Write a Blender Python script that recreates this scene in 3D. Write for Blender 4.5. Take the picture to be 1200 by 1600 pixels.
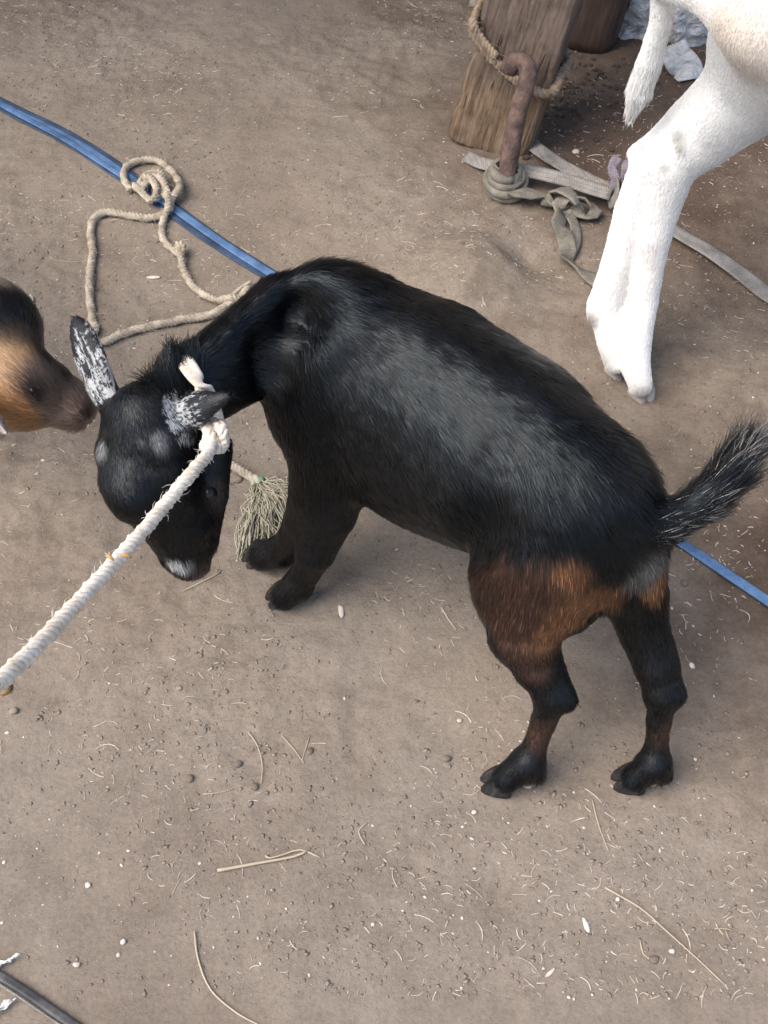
import bpy, bmesh, math, random
import numpy as np
from mathutils import Vector, Matrix

random.seed(7)
RNG = np.random.default_rng(11)
for o in list(bpy.data.objects):
    bpy.data.objects.remove(o)
SC = bpy.context.scene
COL = SC.collection
R = math.radians

# ------------------------------------------------------------------ camera, sky, sun, exposure
CAM_H, PITCH, FPX = 1.35, 50.0, 1931.0           # metres, degrees below horizontal, focal length in photo pixels
cam = bpy.data.cameras.new('camera')
cam.sensor_fit = 'VERTICAL'
cam.sensor_height = 24.0
cam.lens = 24.0 * FPX / 1600.0
cam.clip_start = 0.02
cam.clip_end = 300
camo = bpy.data.objects.new('camera', cam)
COL.objects.link(camo)
camo.location = (0, 0, CAM_H)
camo.rotation_euler = (R(90 - PITCH), 0, 0)
SC.camera = camo

SUN_EL, SUN_AZ = 55.0, 243.0                     # azimuth counted clockwise from +Y
w = bpy.data.worlds.new('World')
SC.world = w
w.use_nodes = True
wn = w.node_tree.nodes
wl = w.node_tree.links
bg = wn['Background']
sky = wn.new('ShaderNodeTexSky')
sky.sky_type = 'NISHITA'
sky.sun_disc = False
sky.sun_elevation = R(SUN_EL)
sky.sun_rotation = R(SUN_AZ)
sky.dust_density = 2.5
sky.air_density = 1.0
sky.ozone_density = 1.0
wl.new(sky.outputs[0], bg.inputs[0])
bg.inputs[1].default_value = 0.12
sun = bpy.data.lights.new('sun', 'SUN')
sun.energy = 1.5
sun.angle = R(50)
sun.color = (1.0, 0.91, 0.79)
suno = bpy.data.objects.new('sun', sun)
COL.objects.link(suno)
az, el = R(SUN_AZ), R(SUN_EL)
sd = Vector((math.sin(az) * math.cos(el), math.cos(az) * math.cos(el), math.sin(el)))
suno.rotation_euler = sd.to_track_quat('Z', 'Y').to_euler()
suno.location = sd * 8
SC.view_settings.view_transform = 'Standard'
SC.view_settings.look = 'None'
SC.view_settings.gamma = 1.0
SC.view_settings.exposure = 1.32
SC.render.engine = 'CYCLES'
SC.cycles.max_bounces = 6
SC.cycles.use_denoising = True

# ------------------------------------------------------------------ helpers
CP, SP = math.cos(R(PITCH)), math.sin(R(PITCH))


def W(u, v, z=0.0):
    """a point at height z on the sight line of photo pixel (u, v), used to measure positions"""
    x, y = (u - 600) / FPX, (800 - v) / FPX
    d = Vector((x, CP + y * SP, -SP + y * CP))
    t = (z - CAM_H) / d.z
    return Vector((d.x * t, d.y * t, z))


def _hash(ix, iy, seed):
    h = (ix * 374761393 + iy * 668265263 + seed * 1442695041) & 0xFFFFFFFF
    h = ((h ^ (h >> 13)) * 1274126177) & 0xFFFFFFFF
    return ((h ^ (h >> 16)) & 0xFFFF) / 65535.0


def noise2(x, y, s=0):
    x = np.asarray(x, float); y = np.asarray(y, float)
    ix = np.floor(x).astype(np.int64); iy = np.floor(y).astype(np.int64)
    fx, fy = x - ix, y - iy
    ux, uy = fx * fx * fx * (fx * (fx * 6 - 15) + 10), fy * fy * fy * (fy * (fy * 6 - 15) + 10)
    def g(a, b):
        th = _hash(ix + a, iy + b, s) * 2 * np.pi
        return np.cos(th) * (fx - a) + np.sin(th) * (fy - b)
    return ((g(0, 0) * (1 - ux) + g(1, 0) * ux) * (1 - uy) + (g(0, 1) * (1 - ux) + g(1, 1) * ux) * uy) * 1.5


def bump(x, y, c, r, h):
    return h * np.exp(-((x - c.x) ** 2 + (y - c.y) ** 2) / (r * r))


G1, G2, G3, G4 = W(745, 425), W(815, 400), W(690, 470), W(880, 420)
G5, G6 = W(440, 300), W(60, 330)


_r = random.Random(12)
PRINTS = [(_r.uniform(-.75, .8), _r.uniform(.55, 2.5), _r.uniform(0, 6.28), _r.uniform(.016, .028), _r.uniform(.0008, .0028)) for _ in range(46)]


def gz(x, y):
    """height of the trodden earth"""
    x = np.asarray(x, float); y = np.asarray(y, float)
    h = 0.012 * noise2(x * 1.7, y * 1.7, 1) + 0.006 * noise2(x * 4.5, y * 4.5, 2)
    m = np.clip(noise2(x * 2.3, y * 2.3, 9) * 0.9 + 0.5, 0, 1)
    h = h + (0.0012 + 0.0030 * m) * noise2(x * 16, y * 16, 3) + (0.0007 + 0.0020 * m) * noise2(x * 42, y * 42, 4)
    h = h + (0.0006 + 0.0016 * m) * np.maximum(noise2(x * 95, y * 95, 5), -0.15)
    for (u, v, a, r, dep) in PRINTS:
        dx, dy = (x - u) * math.cos(a) + (y - v) * math.sin(a), -(x - u) * math.sin(a) + (y - v) * math.cos(a)
        q = (dx / r) ** 2 + (dy / (r * .72)) ** 2
        cleft = np.exp(-(dy / (r * .13)) ** 2)
        h = h - dep * np.exp(-q ** 2) * (1 - .7 * cleft) + dep * .25 * np.exp(-((np.sqrt(q) - 1.25) / .3) ** 2) * (dx > 0)
    h = h + bump(x, y, G1, .085, .035) + bump(x, y, G3, .07, .012) - bump(x, y, G2, .035, .022) - bump(x, y, G4, .08, .012)
    return h


def gpt(u, v, dz=0.0):
    p = W(u, v, 0)
    for _ in range(3):
        p = W(u, v, float(gz(p.x, p.y)))
    p.z += dz
    return p


def new_obj(name, mesh, mat=None, parent=None, label=None, cat=None, group=None, kind=None, smooth=True):
    if isinstance(mesh, bmesh.types.BMesh):
        me = bpy.data.meshes.new(name)
        mesh.to_mesh(me)
        mesh.free()
        mesh = me
    if mat:
        mesh.materials.append(mat)
    if smooth and hasattr(mesh, 'polygons'):
        mesh.polygons.foreach_set('use_smooth', [True] * len(mesh.polygons))
    o = bpy.data.objects.new(name, mesh)
    COL.objects.link(o)
    if parent:
        o.parent = parent
        o.matrix_parent_inverse = Matrix.Translation(-parent.location)
    props(o, label, cat, group, kind)
    return o


def props(o, label=None, cat=None, group=None, kind=None):
    if label: o['label'] = label
    if cat: o['category'] = cat
    if group: o['group'] = group
    if kind: o['kind'] = kind
    return o


def empty(name, loc, label, cat, group=None):
    o = bpy.data.objects.new(name, None)
    COL.objects.link(o)
    o.location = loc
    o.empty_display_size = 0.05
    return props(o, label, cat, group)


def mesh_from(name, V, F):
    me = bpy.data.meshes.new(name)
    V = np.asarray(V, np.float32)
    if isinstance(F, np.ndarray):
        n, k = F.shape
        me.vertices.add(len(V)); me.vertices.foreach_set('co', V.ravel())
        me.loops.add(n * k); me.loops.foreach_set('vertex_index', F.astype(np.int32).ravel())
        me.polygons.add(n)
        me.polygons.foreach_set('loop_start', np.arange(0, n * k, k, dtype=np.int32))
        me.polygons.foreach_set('loop_total', np.full(n, k, np.int32))
        me.update(calc_edges=True)
    else:
        me.from_pydata([tuple(v) for v in V], [], F)
        me.update()
    return me


class Soup:
    """collects vertices and faces for one mesh"""
    def __init__(s): s.V, s.F = [], []
    def add(s, V, F):
        o = len(s.V)
        s.V.extend([tuple(v) for v in V]); s.F.extend([tuple(i + o for i in f) for f in F])
    def tube(s, P, rad, sides=8, cap=True):
        P = [Vector(p) for p in P]
        n = len(P)
        rr = rad if hasattr(rad, '__len__') else [rad] * n
        T = [(P[min(i + 1, n - 1)] - P[max(i - 1, 0)]).normalized() for i in range(n)]
        a = Vector((0, 0, 1)) if abs(T[0].z) < .9 else Vector((1, 0, 0))
        N = (a - T[0] * a.dot(T[0])).normalized()
        V, F = [], []
        for i in range(n):
            N = (N - T[i] * N.dot(T[i])).normalized()
            B = T[i].cross(N)
            for k in range(sides):
                q = 2 * math.pi * k / sides
                V.append(P[i] + (N * math.cos(q) + B * math.sin(q)) * rr[i])
        for i in range(n - 1):
            for k in range(sides):
                k2 = (k + 1) % sides
                F.append((i * sides + k, i * sides + k2, (i + 1) * sides + k2, (i + 1) * sides + k))
        if cap:
            F.append(tuple(range(sides))[::-1]); F.append(tuple((n - 1) * sides + k for k in range(sides)))
        s.add(V, F)
    def mesh(s, name): return mesh_from(name, s.V, s.F)


def spline(P, step):
    """Catmull-Rom through the points, resampled every step metres"""
    P = [Vector(p) for p in P]
    Q = [P[0] * 2 - P[1]] + P + [P[-1] * 2 - P[-2]]
    out = []
    for i in range(1, len(Q) - 2):
        a, b, c, d = Q[i - 1], Q[i], Q[i + 1], Q[i + 2]
        n = max(2, int((c - b).length / step))
        for k in range(n):
            t = k / n
            out.append(0.5 * ((2 * b) + (c - a) * t + (2 * a - 5 * b + 4 * c - d) * t * t + (3 * b - a - 3 * c + d) * t ** 3))
    out.append(P[-1])
    return out


def rope_mesh(name, P, rad, pitch, strands=3, fuzz=0, lumpy=0.0, taper=False):
    """a laid rope: strands twisted about the centre line, with loose fibres"""
    C = spline(P, rad * 0.7)
    n = len(C)
    T = [(C[min(i + 1, n - 1)] - C[max(i - 1, 0)]).normalized() for i in range(n)]
    a = Vector((0, 0, 1)) if abs(T[0].z) < .9 else Vector((1, 0, 0))
    N = (a - T[0] * a.dot(T[0])).normalized()
    L = 0.0
    frames = []
    for i in range(n):
        if i: L += (C[i] - C[i - 1]).length
        N = (N - T[i] * N.dot(T[i])).normalized()
        frames.append((N.copy(), T[i].cross(N), L))
    s = Soup()
    for k in range(strands):
        pts, rr = [], []
        for i in range(n):
            N_, B_, l = frames[i]
            q = 2 * math.pi * (l / pitch + k / strands) + 0.35 * math.sin(l * 37)
            f = 1.0 + lumpy * math.sin(l * 2 * math.pi / pitch * 1.5 + k * 2.1) + lumpy * .6 * math.sin(l * 91 + k)
            pts.append(C[i] + (N_ * math.cos(q) + B_ * math.sin(q)) * rad * 0.52)
            rr.append(rad * 0.53 * f)
        s.tube(pts, rr, 7)
    rnd = random.Random(n)
    for k in range(fuzz):
        i = rnd.randrange(n)
        N_, B_, l = frames[i]
        q = rnd.random() * 6.28
        d = N_ * math.cos(q) + B_ * math.sin(q)
        p = C[i] + d * rad * .8
        e = p + d * rad * rnd.uniform(.3, .9) + T[i] * rad * rnd.uniform(-2, 2)
        s.tube([p, (p + e) / 2 + d * rad * .2, e], [rad * .05, rad * .045, rad * .02], 3, False)
    return s.mesh(name)


def band_mesh(name, P, width, thick, up=(0, 0, 1), twist=None, step=0.012, rib=0):
    """a flat woven band following the points; twist = list of angles at the points"""
    C = spline(P, step)
    n = len(C)
    s = Soup()
    V = []
    prof = []
    m = 8
    for k in range(m + 1):
        a = -1 + 2 * k / m
        e = 1 - abs(a) ** 6 * .6
        prof.append((a, e))
    ring = [(a * .5, e * .5) for a, e in prof] + [(a * .5, -e * .5) for a, e in reversed(prof)]
    for i in range(n):
        T = (C[min(i + 1, n - 1)] - C[max(i - 1, 0)]).normalized()
        U = Vector(up)
        S = T.cross(U).normalized()
        U = S.cross(T).normalized()
        if twist:
            f = i / (n - 1) * (len(twist) - 1)
            j = min(int(f), len(twist) - 2)
            a = twist[j] + (twist[j + 1] - twist[j]) * (f - j)
            S, U = S * math.cos(a) + U * math.sin(a), U * math.cos(a) - S * math.sin(a)
        for a, b in ring:
            V.append(C[i] + S * a * width + U * b * thick)
    r = len(ring)
    F = []
    for i in range(n - 1):
        for k in range(r):
            k2 = (k + 1) % r
            F.append((i * r + k, (i + 1) * r + k, (i + 1) * r + k2, i * r + k2))
    F.append(tuple(range(r))); F.append(tuple((n - 1) * r + k for k in reversed(range(r))))
    s.add(V, F)
    return s.mesh(name)


# ------------------------------------------------------------------ materials
def mat(name):
    m = bpy.data.materials.new(name)
    m.use_nodes = True
    nt = m.node_tree
    return m, nt, nt.nodes['Principled BSDF']


def nd(nt, t, **kw):
    n = nt.nodes.new(t)
    for k, v in kw.items():
        if k in n.inputs: n.inputs[k].default_value = v
        else: setattr(n, k, v)
    return n


def ramp(nt, stops):
    r = nt.nodes.new('ShaderNodeValToRGB')
    e = r.color_ramp.elements
    while len(e) < len(stops): e.new(0.5)
    for k, (p, c) in enumerate(stops):
        e[k].position = p
        e[k].color = (*c, 1) if len(c) == 3 else c
    return r


def noisy(name, cols, scale, rough=.8, bump=0.3, bscale=None, stretch=(1, 1, 1), dist=0.002, detail=8, spec=.3, rot=(0, 0, 0)):
    """colour from a ramped noise, relief from a second one"""
    m, nt, p = mat(name)
    tc = nd(nt, 'ShaderNodeTexCoord')
    mp = nd(nt, 'ShaderNodeMapping')
    mp.inputs['Scale'].default_value = stretch
    mp.inputs['Rotation'].default_value = rot
    nt.links.new(tc.outputs['Object'], mp.inputs['Vector'])
    n1 = nd(nt, 'ShaderNodeTexNoise', Scale=scale, Detail=detail, Roughness=.65)
    nt.links.new(mp.outputs[0], n1.inputs['Vector'])
    k = len(cols)
    r = ramp(nt, [(.3 + .4 * i / max(1, k - 1), c) for i, c in enumerate(cols)])
    nt.links.new(n1.outputs['Fac'], r.inputs[0])
    nt.links.new(r.outputs[0], p.inputs['Base Color'])
    n2 = nd(nt, 'ShaderNodeTexNoise', Scale=bscale or scale * 3, Detail=6, Roughness=.6)
    nt.links.new(mp.outputs[0], n2.inputs['Vector'])
    b = nd(nt, 'ShaderNodeBump', Strength=bump, Distance=dist)
    nt.links.new(n2.outputs['Fac'], b.inputs['Height'])
    nt.links.new(b.outputs[0], p.inputs['Normal'])
    p.inputs['Roughness'].default_value = rough
    p.inputs['Specular IOR Level'].default_value = spec
    return m


def ground_material():
    m, nt, p = mat('trodden_earth')
    L = nt.links.new
    tc = nd(nt, 'ShaderNodeTexCoord')
    def nz(s, d=8, r=.65, dist=0.0):
        n = nd(nt, 'ShaderNodeTexNoise', Scale=s, Detail=d, Roughness=r, Distortion=dist)
        L(tc.outputs['Object'], n.inputs['Vector'])
        return n
    big = nz(1.6, 5, .6, .4)
    r1 = ramp(nt, [(.32, (.205, .163, .127)), (.5, (.268, .222, .177)), (.66, (.300, .254, .207))])
    L(big.outputs['Fac'], r1.inputs[0])
    mid = nz(14, 8, .7)
    r2 = ramp(nt, [(.33, (.62, .60, .58)), (.5, (1, 1, 1)), (.68, (1.18, 1.18, 1.18))])
    L(mid.outputs['Fac'], r2.inputs[0])
    mx = nd(nt, 'ShaderNodeMix', data_type='RGBA', blend_type='MULTIPLY')
    mx.inputs[0].default_value = .40
    L(r1.outputs[0], mx.inputs[6]); L(r2.outputs[0], mx.inputs[7])
    fine = nz(170, 4, .7)
    r3 = ramp(nt, [(.3, (.55, .53, .5)), (.5, (1, 1, 1)), (.72, (1.35, 1.35, 1.35))])
    L(fine.outputs['Fac'], r3.inputs[0])
    mx2 = nd(nt, 'ShaderNodeMix', data_type='RGBA', blend_type='MULTIPLY')
    mx2.inputs[0].default_value = .42
    L(mx.outputs[2], mx2.inputs[6]); L(r3.outputs[0], mx2.inputs[7])
    # darker, churned soil around the posts
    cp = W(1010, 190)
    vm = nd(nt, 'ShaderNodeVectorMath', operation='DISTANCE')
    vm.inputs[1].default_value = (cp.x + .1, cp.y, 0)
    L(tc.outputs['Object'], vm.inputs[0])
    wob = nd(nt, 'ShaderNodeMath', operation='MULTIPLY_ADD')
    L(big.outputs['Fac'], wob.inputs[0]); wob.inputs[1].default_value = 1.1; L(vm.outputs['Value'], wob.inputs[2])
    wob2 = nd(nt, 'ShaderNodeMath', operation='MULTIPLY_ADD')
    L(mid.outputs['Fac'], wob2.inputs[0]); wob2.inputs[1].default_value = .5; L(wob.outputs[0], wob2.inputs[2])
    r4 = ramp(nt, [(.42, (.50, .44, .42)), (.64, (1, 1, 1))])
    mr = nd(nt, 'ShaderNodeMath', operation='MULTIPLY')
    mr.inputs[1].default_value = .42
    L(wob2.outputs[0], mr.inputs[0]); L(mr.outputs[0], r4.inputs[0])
    c2 = W(1230, 900)  # centre of a second darker patch, on the right side
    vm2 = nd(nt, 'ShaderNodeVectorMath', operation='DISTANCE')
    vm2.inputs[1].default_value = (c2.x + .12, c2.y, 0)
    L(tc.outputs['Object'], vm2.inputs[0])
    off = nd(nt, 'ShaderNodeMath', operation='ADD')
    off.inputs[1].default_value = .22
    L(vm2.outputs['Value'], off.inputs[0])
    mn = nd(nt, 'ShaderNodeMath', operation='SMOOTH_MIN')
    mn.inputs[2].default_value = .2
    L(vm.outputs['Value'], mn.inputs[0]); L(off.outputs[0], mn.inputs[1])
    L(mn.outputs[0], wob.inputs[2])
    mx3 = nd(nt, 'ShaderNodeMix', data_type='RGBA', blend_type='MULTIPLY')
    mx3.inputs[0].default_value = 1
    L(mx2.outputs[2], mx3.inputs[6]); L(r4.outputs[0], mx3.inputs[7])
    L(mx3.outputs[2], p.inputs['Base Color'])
    h1 = nz(130, 10, .8)
    h2 = nd(nt, 'ShaderNodeTexVoronoi', Scale=210.0)
    L(tc.outputs['Object'], h2.inputs['Vector'])
    add = nd(nt, 'ShaderNodeMath', operation='MULTIPLY_ADD')
    L(h2.outputs['Distance'], add.inputs[0]); add.inputs[1].default_value = -.05; L(h1.outputs['Fac'], add.inputs[2])
    b = nd(nt, 'ShaderNodeBump', Strength=.75, Distance=.006)
    L(add.outputs[0], b.inputs['Height'])
    L(b.outputs[0], p.inputs['Normal'])
    p.inputs['Roughness'].default_value = .92
    p.inputs['Specular IOR Level'].default_value = .15
    return m


def hair_material(name, rough=.35, rad=.45, coat=0.0):
    m = bpy.data.materials.new(name)
    m.use_nodes = True
    nt = m.node_tree
    nt.nodes.clear()
    out = nd(nt, 'ShaderNodeOutputMaterial')
    at = nd(nt, 'ShaderNodeAttribute', attribute_name='tint')
    h = nd(nt, 'ShaderNodeBsdfHairPrincipled')
    h.model = 'CHIANG'
    h.parametrization = 'COLOR'
    h.inputs['Roughness'].default_value = rough
    h.inputs['Radial Roughness'].default_value = rad
    h.inputs['IOR'].default_value = 1.5
    h.inputs['Coat'].default_value = coat
    nt.links.new(at.outputs['Color'], h.inputs['Color'])
    # gloss of the laid coat as a whole, from the lie of the skin under each hair
    na = nd(nt, 'ShaderNodeAttribute', attribute_name='lie')
    pb = nd(nt, 'ShaderNodeBsdfPrincipled')
    pb.inputs['Roughness'].default_value = .33
    pb.inputs['Specular IOR Level'].default_value = .31
    nt.links.new(at.outputs['Color'], pb.inputs['Base Color'])
    nt.links.new(na.outputs['Vector'], pb.inputs['Normal'])
    pb.inputs['Specular Tint'].default_value = (.72, .88, 1, 1)  # sky blue of the sheen put into the specular colour
    ms = nd(nt, 'ShaderNodeMixShader')
    ms.inputs[0].default_value = .86
    nt.links.new(h.outputs[0], ms.inputs[1]); nt.links.new(pb.outputs[0], ms.inputs[2])
    nt.links.new(ms.outputs[0], out.inputs['Surface'])
    return m


def skin_material(name, rough=.5):
    m, nt, p = mat(name)
    at = nd(nt, 'ShaderNodeAttribute', attribute_name='tint')
    nt.links.new(at.outputs['Color'], p.inputs['Base Color'])
    tc = nd(nt, 'ShaderNodeTexCoord')
    n = nd(nt, 'ShaderNodeTexNoise', Scale=220.0, Detail=4.0)
    nt.links.new(tc.outputs['Object'], n.inputs['Vector'])
    b = nd(nt, 'ShaderNodeBump', Strength=.3, Distance=.002)
    nt.links.new(n.outputs['Fac'], b.inputs['Height'])
    nt.links.new(b.outputs[0], p.inputs['Normal'])
    p.inputs['Roughness'].default_value = rough
    p.inputs['Specular IOR Level'].default_value = .3
    return m


def plain(name, col, rough=.6, spec=.4):
    m, nt, p = mat(name)
    p.inputs['Base Color'].default_value = (*col, 1)
    p.inputs['Roughness'].default_value = rough
    p.inputs['Specular IOR Level'].default_value = spec
    return m


def timber_material():
    m, nt, p = mat('weathered_timber')
    L = nt.links.new
    tc = nd(nt, 'ShaderNodeTexCoord')
    mp = nd(nt, 'ShaderNodeMapping'); mp.inputs['Scale'].default_value = (1, 1, .07)
    L(tc.outputs['Object'], mp.inputs['Vector'])
    def nz(vec, s_, d=8, r=.65, dist=0.0):
        n = nd(nt, 'ShaderNodeTexNoise', Scale=s_, Detail=d, Roughness=r, Distortion=dist)
        L(vec, n.inputs['Vector'])
        return n
    grain = nz(mp.outputs[0], 150, 8, .7, .3)
    big = nz(tc.outputs['Object'], 9, 6, .65, .5)
    c1 = ramp(nt, [(.34, (.075, .056, .046)), (.5, (.145, .110, .088)), (.68, (.215, .165, .125))])
    c2 = ramp(nt, [(.34, (.085, .056, .038)), (.5, (.185, .130, .088)), (.68, (.30, .225, .155))])
    L(grain.outputs['Fac'], c1.inputs[0]); L(grain.outputs['Fac'], c2.inputs[0])
    sep = nd(nt, 'ShaderNodeSeparateXYZ'); L(tc.outputs['Object'], sep.inputs[0])
    lo = nd(nt, 'ShaderNodeMath', operation='MULTIPLY_ADD'); lo.inputs[1].default_value = -4.5; lo.inputs[2].default_value = .62
    L(sep.outputs['Z'], lo.inputs[0])
    ad = nd(nt, 'ShaderNodeMath', operation='ADD'); L(lo.outputs[0], ad.inputs[0]); L(big.outputs['Fac'], ad.inputs[1])
    rr = ramp(nt, [(.35, (0, 0, 0)), (.62, (1, 1, 1))]); L(ad.outputs[0], rr.inputs[0])
    mx = nd(nt, 'ShaderNodeMix', data_type='RGBA'); L(rr.outputs[0], mx.inputs[0]); L(c1.outputs[0], mx.inputs[6]); L(c2.outputs[0], mx.inputs[7])
    mp2 = nd(nt, 'ShaderNodeMapping'); mp2.inputs['Scale'].default_value = (1, 1, .12)
    L(tc.outputs['Object'], mp2.inputs['Vector'])
    ck = nz(mp2.outputs[0], 60, 3, .5, .6)
    cr = ramp(nt, [(.30, (.25, .22, .2)), (.37, (1, 1, 1))]); L(ck.outputs['Fac'], cr.inputs[0])
    m2 = nd(nt, 'ShaderNodeMix', data_type='RGBA', blend_type='MULTIPLY'); m2.inputs[0].default_value = .9
    L(mx.outputs[2], m2.inputs[6]); L(cr.outputs[0], m2.inputs[7])
    st = nz(tc.outputs['Object'], 22, 5, .7)
    sr = ramp(nt, [(.36, (.55, .52, .5)), (.55, (1, 1, 1))]); L(st.outputs['Fac'], sr.inputs[0])
    m3 = nd(nt, 'ShaderNodeMix', data_type='RGBA', blend_type='MULTIPLY'); m3.inputs[0].default_value = .7
    L(m2.outputs[2], m3.inputs[6]); L(sr.outputs[0], m3.inputs[7])
    L(m3.outputs[2], p.inputs['Base Color'])
    hs = nd(nt, 'ShaderNodeMath', operation='MULTIPLY_ADD'); hs.inputs[1].default_value = .8
    L(cr.outputs[0], hs.inputs[0]); L(grain.outputs['Fac'], hs.inputs[2])
    b = nd(nt, 'ShaderNodeBump', Strength=.9, Distance=.004)
    L(hs.outputs[0], b.inputs['Height']); L(b.outputs[0], p.inputs['Normal'])
    p.inputs['Roughness'].default_value = .9
    p.inputs['Specular IOR Level'].default_value = .15
    return m


M = {}
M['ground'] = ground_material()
M['hair'] = hair_material('glossy_hair', .13, .25, 0)
M['skin'] = skin_material('hide')
M['hoof'] = noisy('hoof_horn', [(.008, .008, .009), (.026, .025, .025), (.10, .088, .076)], 60, .95, .6, 120, spec=.15)
M['palehoof'] = noisy('pale_hoof_horn', [(.30, .26, .22), (.5, .45, .40), (.62, .58, .53)], 70, .6, .4, 150)
M['greyhoof'] = noisy('grey_hoof_horn', [(.18, .15, .125), (.32, .28, .24), (.45, .40, .35)], 70, .8, .5, 150)
M['eye'] = plain('goat_eye', (.012, .008, .005), .22, .4)
M['white_rope'] = noisy('white_rope_fibre', [(.48, .40, .31), (.70, .63, .53), (.80, .74, .65)], 45, .9, .5, 500, dist=.001)
M['tan_rope'] = noisy('sisal_fibre', [(.22, .17, .12), (.42, .36, .28), (.55, .49, .40)], 60, .9, .6, 600, dist=.001)
M['grey_rope'] = noisy('old_rope_fibre', [(.13, .09, .06), (.27, .20, .14), (.34, .27, .20)], 60, .9, .6, 600, dist=.001)
M['tassel'] = noisy('frayed_fibre', [(.27, .24, .17), (.40, .37, .28), (.50, .46, .37)], 60, .9, .3, 600, dist=.001)
M['wood'] = timber_material()
M['darkwood'] = noisy('dark_timber', [(.022, .013, .010), (.050, .030, .023), (.09, .058, .045)], 8, .75, .6, 20, stretch=(4, 4, .6), dist=.004)
M['rust'] = noisy('rusted_iron', [(.045, .030, .026), (.105, .070, .060), (.19, .125, .095)], 45, .85, .9, 130, dist=.004)
M['cloth_plain'] = noisy('dirty_cotton', [(.12, .10, .075), (.20, .175, .135), (.28, .25, .20)], 18, .95, .6, 420, dist=.0012)
M['chaff'] = noisy('chaff', [(.30, .25, .20), (.48, .42, .35), (.70, .65, .57)], 70, .9, .2, 200)
M['straw'] = noisy('straw', [(.28, .22, .15), (.46, .39, .29), (.62, .56, .46)], 3, .8, .2, 200)
M['chip'] = noisy('pale_chips', [(.36, .31, .26), (.56, .50, .43), (.72, .67, .60)], 60, .85, .3, 200)
M['soil'] = noisy('soil_crumb', [(.165, .130, .104), (.24, .196, .158), (.31, .26, .215)], 70, .95, .7, 260, dist=.002)
M['darksoil'] = noisy('dark_soil', [(.045, .032, .026), (.075, .056, .046), (.115, .088, .074)], 12, .95, .7, 260, dist=.002)
M['dung'] = noisy('goat_dropping', [(.11, .09, .075), (.19, .155, .125)], 90, .7, .4, 300)
M['stone'] = noisy('stone', [(.18, .145, .115), (.27, .22, .18), (.36, .31, .27)], 40, .9, .6, 200)
M['orange'] = plain('orange_fibre', (.42, .26, .12), .95, .1)
M['green'] = plain('green_tape', (.10, .28, .17), .6)


def weave_material(name, cols, scale):
    m, nt, p = mat(name)
    L = nt.links.new
    tc = nd(nt, 'ShaderNodeTexCoord')
    n = nd(nt, 'ShaderNodeTexNoise', Scale=25.0, Detail=8.0, Roughness=.7)
    L(tc.outputs['Object'], n.inputs['Vector'])
    r = ramp(nt, [(.3, cols[0]), (.5, cols[1]), (.7, cols[2])])
    L(n.outputs['Fac'], r.inputs[0])
    vo = nd(nt, 'ShaderNodeTexVoronoi', Scale=scale)
    vo.inputs['Randomness'].default_value = .25
    L(tc.outputs['Object'], vo.inputs['Vector'])
    r2 = ramp(nt, [(.25, (1.12, 1.12, 1.12)), (.7, (.6, .6, .6))])
    L(vo.outputs['Distance'], r2.inputs[0])
    mx = nd(nt, 'ShaderNodeMix', data_type='RGBA', blend_type='MULTIPLY')
    mx.inputs[0].default_value = .8
    L(r.outputs[0], mx.inputs[6]); L(r2.outputs[0], mx.inputs[7])
    L(mx.outputs[2], p.inputs['Base Color'])
    b = nd(nt, 'ShaderNodeBump', Strength=.5, Distance=.001, invert=True)
    L(vo.outputs['Distance'], b.inputs['Height'])
    L(b.outputs[0], p.inputs['Normal'])
    p.inputs['Roughness'].default_value = .75
    return m


M['blue'] = weave_material('blue_webbing', [(.04, .08, .17), (.09, .18, .35), (.15, .27, .46)], 420)
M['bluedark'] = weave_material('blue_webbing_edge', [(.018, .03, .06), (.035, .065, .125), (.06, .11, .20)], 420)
M['greyweb'] = weave_material('grey_webbing', [(.14, .13, .115), (.24, .225, .205), (.33, .31, .29)], 260)
M['purple'] = weave_material('frayed_webbing', [(.12, .10, .12), (.22, .19, .22), (.32, .29, .31)], 300)
M['blackbar'] = noisy('dusty_black_rubber', [(.03, .03, .032), (.06, .06, .063), (.12, .115, .11)], 30, .55, .3, 200)
M['paper'] = noisy('white_litter', [(.62, .60, .57), (.75, .74, .72), (.82, .81, .80)], 20, .8, .5, 60)


def sack_material():
    m, nt, p = mat('white_plastic_sack')
    L = nt.links.new
    tc = nd(nt, 'ShaderNodeTexCoord')
    n = nd(nt, 'ShaderNodeTexNoise', Scale=7.0, Detail=8.0, Roughness=.6, Distortion=.6)
    L(tc.outputs['Object'], n.inputs['Vector'])
    r = ramp(nt, [(.3, (.40, .40, .40)), (.5, (.56, .56, .56)), (.7, (.66, .66, .66))])
    L(n.outputs['Fac'], r.inputs[0]); L(r.outputs[0], p.inputs['Base Color'])
    v = nd(nt, 'ShaderNodeTexVoronoi', Scale=14.0, feature='DISTANCE_TO_EDGE')
    L(n.outputs['Color'], v.inputs['Vector'])
    n2 = nd(nt, 'ShaderNodeTexNoise', Scale=28.0, Detail=5.0, Distortion=1.5)
    L(tc.outputs['Object'], n2.inputs['Vector'])
    b = nd(nt, 'ShaderNodeBump', Strength=.7, Distance=.02)
    L(n2.outputs['Fac'], b.inputs['Height']); L(b.outputs[0], p.inputs['Normal'])
    p.inputs['Roughness'].default_value = .45
    return m


M['sack'] = sack_material()
M['cloth'] = weave_material('dirty_cotton_strip', [(.11, .098, .075), (.20, .182, .148), (.30, .275, .23)], 520)

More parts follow.
